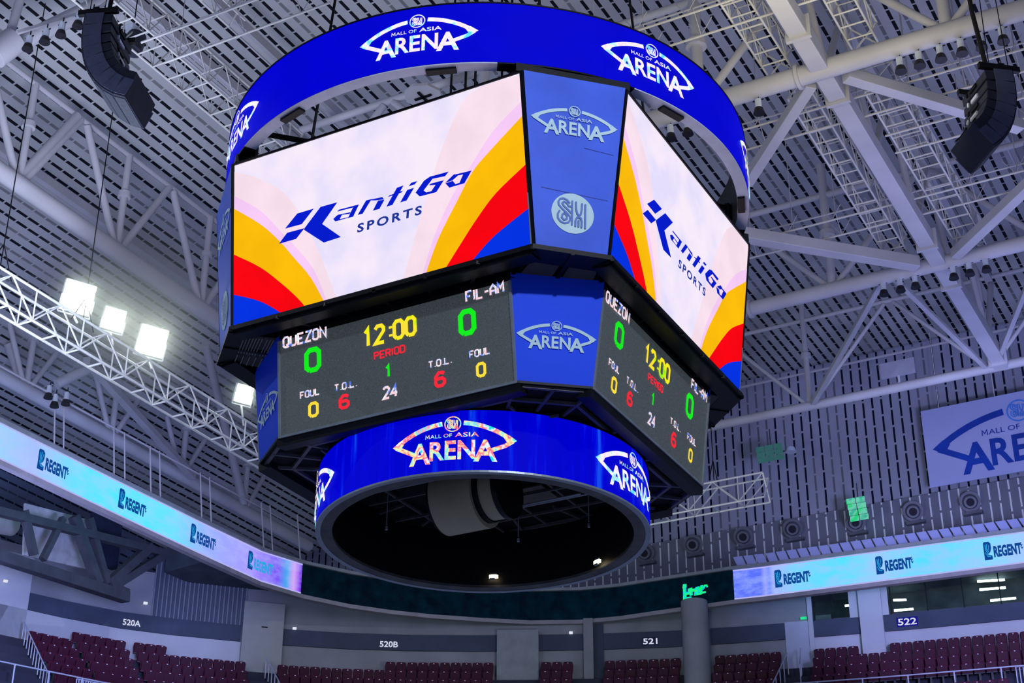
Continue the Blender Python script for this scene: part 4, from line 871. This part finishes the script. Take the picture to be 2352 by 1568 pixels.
NOZ = mat('nozzle_grey', (96, 100, 112), .55, .1, .15, 2); NOZI = mat('nozzle_throat', (8, 8, 30), .7)
for i, q in enumerate(((2228, 1151), (2097, 1173), (1965, 1198), (1821, 1213), (1708, 1231), (1592, 1249), (1482, 1268))):
    p = onx(q, XW-.56); root = empty('air_nozzle', p, 'round grey air nozzle in the lower end wall, %s from the right' % ORD[i], 'air nozzle', 'round air nozzles along the end wall')
    nrm = V((-.86, -.22, -.46)).normalized(); b = MB().tube(p, p+nrm*.10, .44, 28).build('nozzle_plate', NOZ, root, smooth=True)
    MB().tube(p+nrm*.08, p+nrm*.34, .33, 28, .26).build('nozzle_cone', NOZ, root, smooth=True); MB().tube(p+nrm*.30, p+nrm*.352, .17, 24).build('throat', NOZI, root, smooth=True)
    MB().box(p+V((.135, -.05, -.50)), .25, .8, .12).box(p+V((.135, 0, 0)), .25, .5, .5).build('bracket', NOZ, root)
# grey panel box on the truss and hanging banner
p = onx((2062, 846), 29.9); root = empty('panel_box', p, 'blank pale grey panel fixed above the lowest truss', 'panel')
MB().box(p, .12, 1.38, .66).build('board', mat('board_grey', (150, 152, 172), .7, 0, .1, 2), root, bevel=.01); MB().tube(p-V((0, 0, .6)), p-V((0, 0, .3)), .05, 8).build('bracket', STEEL, root)
BX = 37.3; TLb = onx((2115, 945), BX); ZB = onx((2135, 1121), BX).z
BAN = empty('hanging_banner', (BX, -4.2, ZB), 'pale lilac banner with blue arena eye mark hanging on the end wall', 'banner')
y0 = TLb.y; HT = TLb.z-ZB
MB().box((BX, y0-4.1, ZB+HT/2), .04, 8.2, HT).build('banner_sheet', mat('banner_lilac', (168, 176, 222), .8, 0, .04, .5), BAN)
bm = lambda u, v, o: V((BX-.02-o, y0-4.1-u, ZB+HT*.47+v))
D = [xf(d, 7.0, 7.0, 0, 0) for d in eye_logo(1.0)]
lay(D[:9], bm, .012).build('eye_logo', mat('banner_blue', (12, 60, 165), .7, 0, .25, .8), BAN)
lay(D[9:10], bm, .012).build('small_lettering', mat('banner_navy', (20, 50, 150), .7), BAN); lay(D[10:11], bm, .012).build('asia_lettering', mat('banner_red', (200, 50, 50), .7), BAN)
lay(D[11:], bm, .014).build('badge', mat('banner_badge', (70, 130, 215), .7), BAN)
for y in (y0-.8, y0-3.2, y0-6): MB().tube((BX, y, ZB+HT), (BX, y, 41.8), .015, 5).build('hanging_wire', ALU, BAN)
# row of tilted light baffles over the right ribbon, the LED's blue light put into their colour
BAF = mat('baffle_led_tint', (186, 196, 255), .4, 0, .1, 1.2)
sA = RB.hit((1692, 1300))[0]; sB = RB.c[-1]; n = 52; k = 0
for i in range(n):
    s_ = sA+(sB-sA)*i/n; p, X, nn = RB.at(s_, -.35, 31.22)
    if p.y < -7: break
    Zt = (V((0, 0, .9))+nn*(-.45)).normalized(); Xt = X; w_ = .37
    b = MB().prism([p, p+X*w_, p+X*(w_-.24)+Zt*.70, p-X*.26+Zt*.70], nn*.02)
    tag(b.build('light_baffle', BAF), 'tilted baffle with painted lilac LED glow above the right ribbon, %s from the left' % ordw(i), 'baffle', 'tilted baffles above the right ribbon')
# ================================================================== SEATING
TREAD, RISE = .768, .579
CHZ = zs(26.46)   # floor level of the top row
def seat_proto():
    root = empty('stadium_seat', (0, 0, 0), 'x', 'seat', 'maroon seats in the upper stand')
    b = MB(); bk = []
    for x in (-.20, .20): pass
    pts = [(-.20, .36), (.20, .36), (.215, .70), (.19, .84), (.12, .86), (-.12, .86), (-.19, .84), (-.215, .70)]
    vs = [V((x, -.04+(z-.36)*-.16, z)) for x, z in pts]; b.prism(vs, (0, -.07, 0)); b.build('backrest', SEAT, root, bevel=.015)
    vs = [V((x, y, z)) for x, y, z in ((-.19, .04, .38), (.19, .04, .38), (.20, .16, .70), (.16, .18, .74), (-.16, .18, .74), (-.20, .16, .70))]
    MB().prism(vs, (0, -.05, .01)).build('seat_pan', SEATD, root, bevel=.015)
    MB().box((0, .185, .715), .055, .02, .03).build('number_plate', mat('seat_number_plate', (225, 215, 235), .4), root)
    MB().box((0, 0, .2), .08, .08, .4).bar((-.2, .02, .37), (.2, .02, .37), .04).build('seat_stand', DARKST, root)
    return root
SP = .466
blocks = [  # (name, x range in the photo, first row, rows, section)
    ('520A', 40, 158, 1, 5, 'left of sign 520A'), ('520A', 158, 295, 0, 6, 'under sign 520A, left part'), ('520A', 305, 383, 0, 6, 'under sign 520A, middle part'), ('520A', 384, 576, 1, 5, 'right of sign 520A'),
    ('520B', 637, 888, 1, 4, 'left of sign 520B'), ('520B', 888, 1147, 0, 4, 'under sign 520B'), ('520B', 1243, 1330, 0, 3, 'right of the square concrete block'),
    ('521', 1388, 1566, 0, 3, 'under sign 521'), ('521', 1640, 1798, 0, 4, 'right of the round column'), ('522', 1866, 1966, 0, 4, 'under the small window'), ('522', 1966, 2040, 1, 3, 'before the wide white pier'), ('522', 2040, 2420, 0, 4, 'under sign 522'), ('522', 1930, 2320, 5, 2, 'beyond the long rail')]
import mathutils
def proj(P):
    d = P-CAM; z = d.dot(FW); return (1176.24+F_PX*d.dot(RT)/z, 784.08-F_PX*d.dot(UP)/z)
proto = seat_proto(); first = True; nseat = 0; stuffv = []
spots = []
for bi, (sec, xa, xb, r0, nr, where) in enumerate(blocks):
    sa = ws(xa); sb = ws(min(xb, 2351)) if xb < 2352 else ws(2351)+1.2
    for r in range(r0, r0+nr):
        off = .56+r*TREAD; n = int((sb-sa)/SP+.35)
        zz = CHZ-r*RISE; PA = WL.offset(off)
        for i in range(n):
            s_ = sa+SP*(i+.5)
            # same fraction on the offset line
            k = 0
            while k < len(WL.c)-2 and WL.c[k+1] < s_: k += 1
            t = (s_-WL.c[k])/(WL.c[k+1]-WL.c[k]); p = PA.P[k].lerp(PA.P[k+1], t); X = (WL.P[k+1]-WL.P[k]).normalized(); nn = V((X.y, -X.x, 0))
            P3 = V((p.x, p.y, zz)); a = proj(P3+V((0, 0, .8)))
            if a[1] < 1600 and -30 < a[0] < 2385: spots.append((P3, math.atan2(nn.y, nn.x)-PI/2, r-r0, i, where, a[1]))
print('seats', len(spots))
order = sorted(range(len(spots)), key=lambda i: (spots[i][0]-CAM).length)
keep = set(order[:300])
for j, (P3, rz, r, i, where, ay) in enumerate(spots):
    lab = 'maroon seat, row %s, %s from left, %s' % (['one', 'two', 'three', 'four', 'five', 'six', 'seven'][r], ordw(i), where)
    if j in keep:
        if first: proto.location = P3; proto.rotation_euler = (0, 0, rz); proto['label'] = lab; first = False
        else: dup(proto, P3, rz, lab)
    else: stuffv.append((P3, rz))
if stuffv:
    mb = MB()
    src = [(c.data) for c in proto.children]; mats = [m.materials[0] for m in src]; mi = []
    for P3, rz in stuffv:
        M4 = Matrix.Translation(P3) @ Matrix.Rotation(rz, 4, 'Z')
        for q, me in enumerate(src):
            k0 = len(mb.f); mb.add([M4 @ v.co for v in me.vertices], [tuple(p.vertices) for p in me.polygons]); mi += [q]*(len(mb.f)-k0)
    o = mb.build('stadium_seat', mats)
    for p_, q in zip(o.data.polygons, mi): p_.material_index = q
    tag(o, 'remaining far maroon seats of the upper stand', 'seat', 'maroon seats in the upper stand', 'stuff')
# stepped terrace under the seats (one sweep), and a front rail
prf = [(0, CHZ-.02)]
for r in range(9): prf += [((r+1)*TREAD+.12, CHZ-.02-r*RISE), ((r+1)*TREAD+.12, CHZ-.02-(r+1)*RISE)]
prf += [(9*TREAD+.12, CHZ-7), (0, CHZ-7)]
struct(WL.strip(prf), 'floor', TERR)
# handrails
def rail(name, label, offs, s0, s1, zt, zb, n, r=.03):
    root = empty(name, WL.at((s0+s1)/2, offs, zb)[0], label, 'handrail', None); PA = WL.offset(offs); pts = []
    m = 24
    for i in range(m+1):
        d = s0+(s1-s0)*i/m; k = 0
        while k < len(WL.c)-2 and WL.c[k+1] < d: k += 1
        t = (d-WL.c[k])/(WL.c[k+1]-WL.c[k]); p = PA.P[k].lerp(PA.P[k+1], t); pts.append(V((p.x, p.y, zt)))
    MB().path(pts, r, 6).build('top_rail', RAILM, root)
    for i in range(n+1):
        k = i/n*m; a = pts[min(int(k), m-1)].lerp(pts[min(int(k)+1, m)], k-min(int(k), m-1)); MB().tube(a, V((a.x, a.y, zb)), r*1.1, 6).build('rail_post', RAILM, root)
    return root
rail('handrail', 'long white rail in front of the seats at the lower right', 4.05, ws(1790), WL.c[-1]-2, zs(24.95), zs(24.0), 9, .028)
rail('handrail', 'white rail in front of the seats at the lower left', 4.9, 3, ws(330), CHZ-5.6*RISE+.95, CHZ-5.6*RISE, 7, .028)
rail('handrail', 'closely barred white guard at the lower left', 4.85, ws(78), ws(145), CHZ-5.6*RISE+.9, CHZ-5.6*RISE, 12, .022)
rail('handrail', 'closely barred white guard at the lower right corner', 3.93, ws(2325), ws(2351)+.8, zs(24.95), zs(24.0), 9, .022)
# stair rails: one upright balustrade per aisle
def stair_rail(label, s0, lean, n, r_a, r_b, h=1.0):
    root = empty('stair_rail', WL.at(s0, .6)[0]+V((0, 0, CHZ)), label, 'stair rail', 'rails beside the stand stairs'); last = None; mb = []
    for i in range(n):
        r = r_a+(r_b-r_a)*i/(n-1); p = WL.at(s0+lean*r, .6+r*TREAD)[0]; z = CHZ-r*RISE
        a = V((p.x, p.y, z)); b = a+V((0, 0, h)); MB().tube(a, b, .022, 6).build('baluster', RAILM, root)
        if last and i % 2 == 0: pass
        if last: mb.append((last, b))
        last = b
    m_ = MB()
    for a, b in mb: m_.tube(a, b, .025, 6)
    m_.build('sloping_rail', RAILM, root)
stair_rail('white stair rail at the far left of the seats', ws(40), -.10, 12, 0, 5.5, .75); stair_rail('stair rail between the 520A and 520B seats', ws(608), .12, 8, .5, 5, .9)
stair_rail('left stair rail beside the right-hand stair', ws(1812), -.12, 6, .5, 5, .9); stair_rail('right stair rail beside the pale exit door', ws(1838), .02, 4, 0, 2, .9)
struct(WL.strip([(.0, BZ1), (.07, BZ1), (.07, 31), (.0, 31)], ws(1955), ws(2046)), 'wall_back', CONCW)
for x_, y_, z_, wn in ((.85, 16.6, 31.1, 'left lighting truss at the left picture edge'), (4.4, 16.6, 31.1, 'left lighting truss beside the leftmost floodlight'), (24.7, 4.2, 30.95, 'right lighting truss')):
    tag(MB().tube((x_, y_, z_), (x_, y_, 40.95), .018, 5).tube((x_-.5, y_, z_), (x_, y_, z_+1.0), .02, 5).tube((x_+.5, y_, z_), (x_, y_, z_+1.0), .02, 5).build('hoist_wire', BLACK), 'thin hoist wire lifting the '+wn, 'wire')
# tiny lamps on the wall
WLP = emi('wall_lamp_glow', (235, 240, 255), .9)
for q, lab in (((8, 1337), 'small white lamp at the left picture edge'), ((332, 1388), 'small white lamp over band 520A'), ((676, 1446), 'small white box on the band left of sign 520B'), ((1312, 1456), 'tiny pale lamp right of the square concrete block')):
    s_, z = WL.hit(q); p, X, n = WL.at(s_, .2); tag(MB().box(V((p.x, p.y, z)), .16, .1, .09, (X, n, V((0, 0, 1)))).build('wall_lamp', WLP), lab, 'wall lamp')
# dark truss work under the left ribbon
g = empty('stand_truss', (14, 26.5, 29), 'dark steel truss under the left ribbon above sign 520A', 'truss')
def Lp(q, y=26.6): return ony(q, y)
A_, B_ = Lp((-40, 1265)), Lp((290, 1372)); MB().bar(A_, B_, .42, .42).build('bottom_chord', DARKST, g, bevel=.02)
A_, B_ = Lp((-40, 1165)), Lp((385, 1272)); MB().bar(A_, B_, .3, .3).build('top_chord', DARKST, g)
for a, b, w in (((55, 1172), (78, 1275), .26), ((145, 1190), (98, 1285), .22), ((170, 1185), (225, 1340), .34), ((205, 1190), (245, 1340), .26), ((345, 1255), (250, 1340), .34), ((380, 1272), (255, 1350), .30), ((-20, 1175), (-8, 1260), .26)):
    MB().bar(Lp(a), Lp(b), w, w).build('web_member', DARKST, g)
MB().box(Lp((272, 1355)), .9, .4, .3).build('end_bearing', DARKST, g)
tag(MB().tube(ony((28, 1205), 28.5), ony((-30, 1195), 28.5), .42, 20).build('air_duct', mat('duct_grey', (170, 170, 165), .5, .3, .12, 2), smooth=True), 'round pale duct end behind the dark truss at the left edge', 'duct')
MBb = MB(); 
tag(MB().box(ony((240, 1235), 28.2), 1.6, .3, 2.2).build('plant_box', mat('plant_dark', (24, 34, 58), .8)), 'tall dark plant box behind the dark stand truss', 'box')
tag(MB().bar(ony((55, 1215), 28.0), ony((200, 1250), 28.0), .1, 2.0).build('pale_board', mat('pale_board', (178, 176, 180), .8)), 'pale boarding behind the dark stand truss', 'boarding')
# hangers between the left truss and the ribbon
for i, q in enumerate(((136, 985), (158, 990), (270, 1075), (295, 1085), (354, 1120), (376, 1130), (470, 1185), (492, 1192), (612, 1240), (632, 1250), (694, 1292))):
    p = ony(q, 24.2 if q[0] < 600 else 23.4); pr, X, n = RB.at(RB.hit(q)[0], -.1); tag(MB().tube(V((pr.x, pr.y, 31.1)), V((pr.x+.02, pr.y+.35, 33.3)), .03, 6).build('ribbon_hanger', STEEL), 'thin rod holding the left ribbon, %s from the left' % ordw(i), 'rod', 'rods above the left ribbon')
tag(MB().tube((-4, 24.4, 33.3), (26, 23.9, 33.3), .04, 6).build('hanger_pipe', STEEL), 'thin pipe tying the rods above the left ribbon', 'pipe')
# octagonal plate with a cross seen through the ring
p = onz((972, 222), 38.5); root = empty('ceiling_fan', p, 'pale octagonal plate with dark cross seen through the upper ring', 'plate')
MB().tube(p, p+V((0, 0, .1)), .62, 8).build('plate', STEEL, root); MB().bar(p+V((-.3, 0, -.03)), p+V((.3, 0, -.03)), .08, .05).bar(p+V((0, -.3, -.03)), p+V((0, .3, -.03)), .08, .05).build('cross', BLACK, root)
# ================================================================== LIGHT
S.view_settings.view_transform = 'Standard'; S.view_settings.look = 'None'; S.view_settings.gamma = 1; S.view_settings.exposure = 0
w = bpy.data.worlds.new('w'); S.world = w; w.use_nodes = True
w.node_tree.nodes['Background'].inputs[0].default_value = (.30, .36, .74, 1); w.node_tree.nodes['Background'].inputs[1].default_value = .33
def lamp(kind, loc, tgt, e, col, size=1, ang=60, blend=.6):  # unseen lamps; all but the board flood are added fill
    d = bpy.data.lights.new('lamp', kind); d.energy = e; d.color = col; o = bpy.data.objects.new('unseen_light', d); COL.objects.link(o); o.location = loc
    if kind == 'AREA': d.shape = 'DISK'; d.size = size
    if kind == 'SPOT': d.spot_size = math.radians(ang); d.spot_blend = blend; d.shadow_soft_size = size
    o.rotation_euler = (V(tgt)-V(loc)).to_track_quat('-Z', 'Y').to_euler(); return o
lamp('SPOT', (-22, -24, 34), (-3, -4, 24), 24000, (.74, .80, 1), .6, 40)      # house flood on the board
lamp('AREA', (-3, 13, 27), (3, 22, 41), 2100, (.70, .76, 1.0), 9)  # from here on, added out-of-frame fill for roof, walls and seats
lamp('SPOT', (-9, 18, 34), (-4.3, 4.3, 25), 2600, (.85, .93, 1), .02, 30)             # added spot, out of view, brightening the board's left corner panel
lamp('AREA', (8, 26, 25.5), (16, 30, 38), 420, (.42, .50, 1.0), 6)
lamp('AREA', (3, -7, 31.5), (8, -3, 42), 460, (1, .90, .62), 7)
lamp('AREA', (15, -9, 28), (16, -5, 40), 520, (.54, .56, 1.0), 8)
lamp('AREA', (26, -8, 28), (25, -5, 40), 330, (.34, .38, 1.0), 7)
lamp('SPOT', (16, -10, 24), (38, -3, 33), 10500, (.46, .50, 1), 1.5, 55)
lamp('SPOT', (18, -8, 22), (37.5, -1, 28), 5200, (.46, .44, 1), 1.0, 34)
lamp('SPOT', (2, 8, 20), (17, 30, 28), 16000, (.36, .43, 1), 1.5, 42)
lamp('SPOT', (15, 8, 24), (24.7, 4, 30.5), 900, (.95, 1, .85), .5, 40)
lamp('SPOT', (14, 2, 20), (33, 16, 27), 2200, (.8, 1, .92), 1.5, 60)
# light haze hanging round the floodlights
def haze(cen, rad, dens, label):
    m = bpy.data.materials.new('light_haze'); m.use_nodes = True; N, L = m.node_tree.nodes, m.node_tree.links
    for n in list(N):
        if n.type != 'OUTPUT_MATERIAL': N.remove(n)
    out = [n for n in N if n.type == 'OUTPUT_MATERIAL'][0]; v = N.new('ShaderNodeVolumeScatter'); v.inputs['Anisotropy'].default_value = .55; v.inputs['Color'].default_value = (.92, 1, .95, 1)
    tc = N.new('ShaderNodeTexCoord'); g = N.new('ShaderNodeVectorMath'); g.operation = 'LENGTH'; L.new(tc.outputs['Object'], g.inputs[0])
    mr = N.new('ShaderNodeMapRange'); mr.interpolation_type = 'SMOOTHERSTEP'; mr.inputs['From Min'].default_value = 0; mr.inputs['From Max'].default_value = rad; mr.inputs['To Min'].default_value = dens; mr.inputs['To Max'].default_value = 0
    L.new(g.outputs['Value'], mr.inputs['Value']); L.new(mr.outputs[0], v.inputs['Density']); L.new(v.outputs[0], out.inputs['Volume'])
    mb = MB(); 
    for i in range(9):
        t0, t1 = PI*i/9, PI*(i+1)/9
        for j in range(16):
            a0, a1 = 2*PI*j/16, 2*PI*(j+1)/16
            mb.add([(rad*math.sin(t)*math.cos(a), rad*math.sin(t)*math.sin(a), rad*math.cos(t)) for t, a in ((t0, a0), (t1, a0), (t1, a1), (t0, a1))], [(0, 1, 2, 3)])
    o = mb.build('light_haze', m); q = o.location.copy()
    for vv in o.data.vertices: vv.co += q
    o.location = cen; bm_ = bmesh.new(); bm_.from_mesh(o.data); bmesh.ops.remove_doubles(bm_, verts=bm_.verts, dist=.001); bmesh.ops.recalc_face_normals(bm_, faces=bm_.faces); bm_.to_mesh(o.data); bm_.free()
    tag(o, label, 'haze', 'haze round the floodlights', 'stuff'); return o
for p, rd, dn, lab in (((fl[0]+fl[1]+fl[2])/3+V((0, 0, .3)), 4.2, .26, 'pale glow of hazy air round the three left floodlights'), (fl[3], 1.7, .25, 'pale glow of hazy air round the lone fourth floodlight')):
    haze(p, rd, dn, lab)
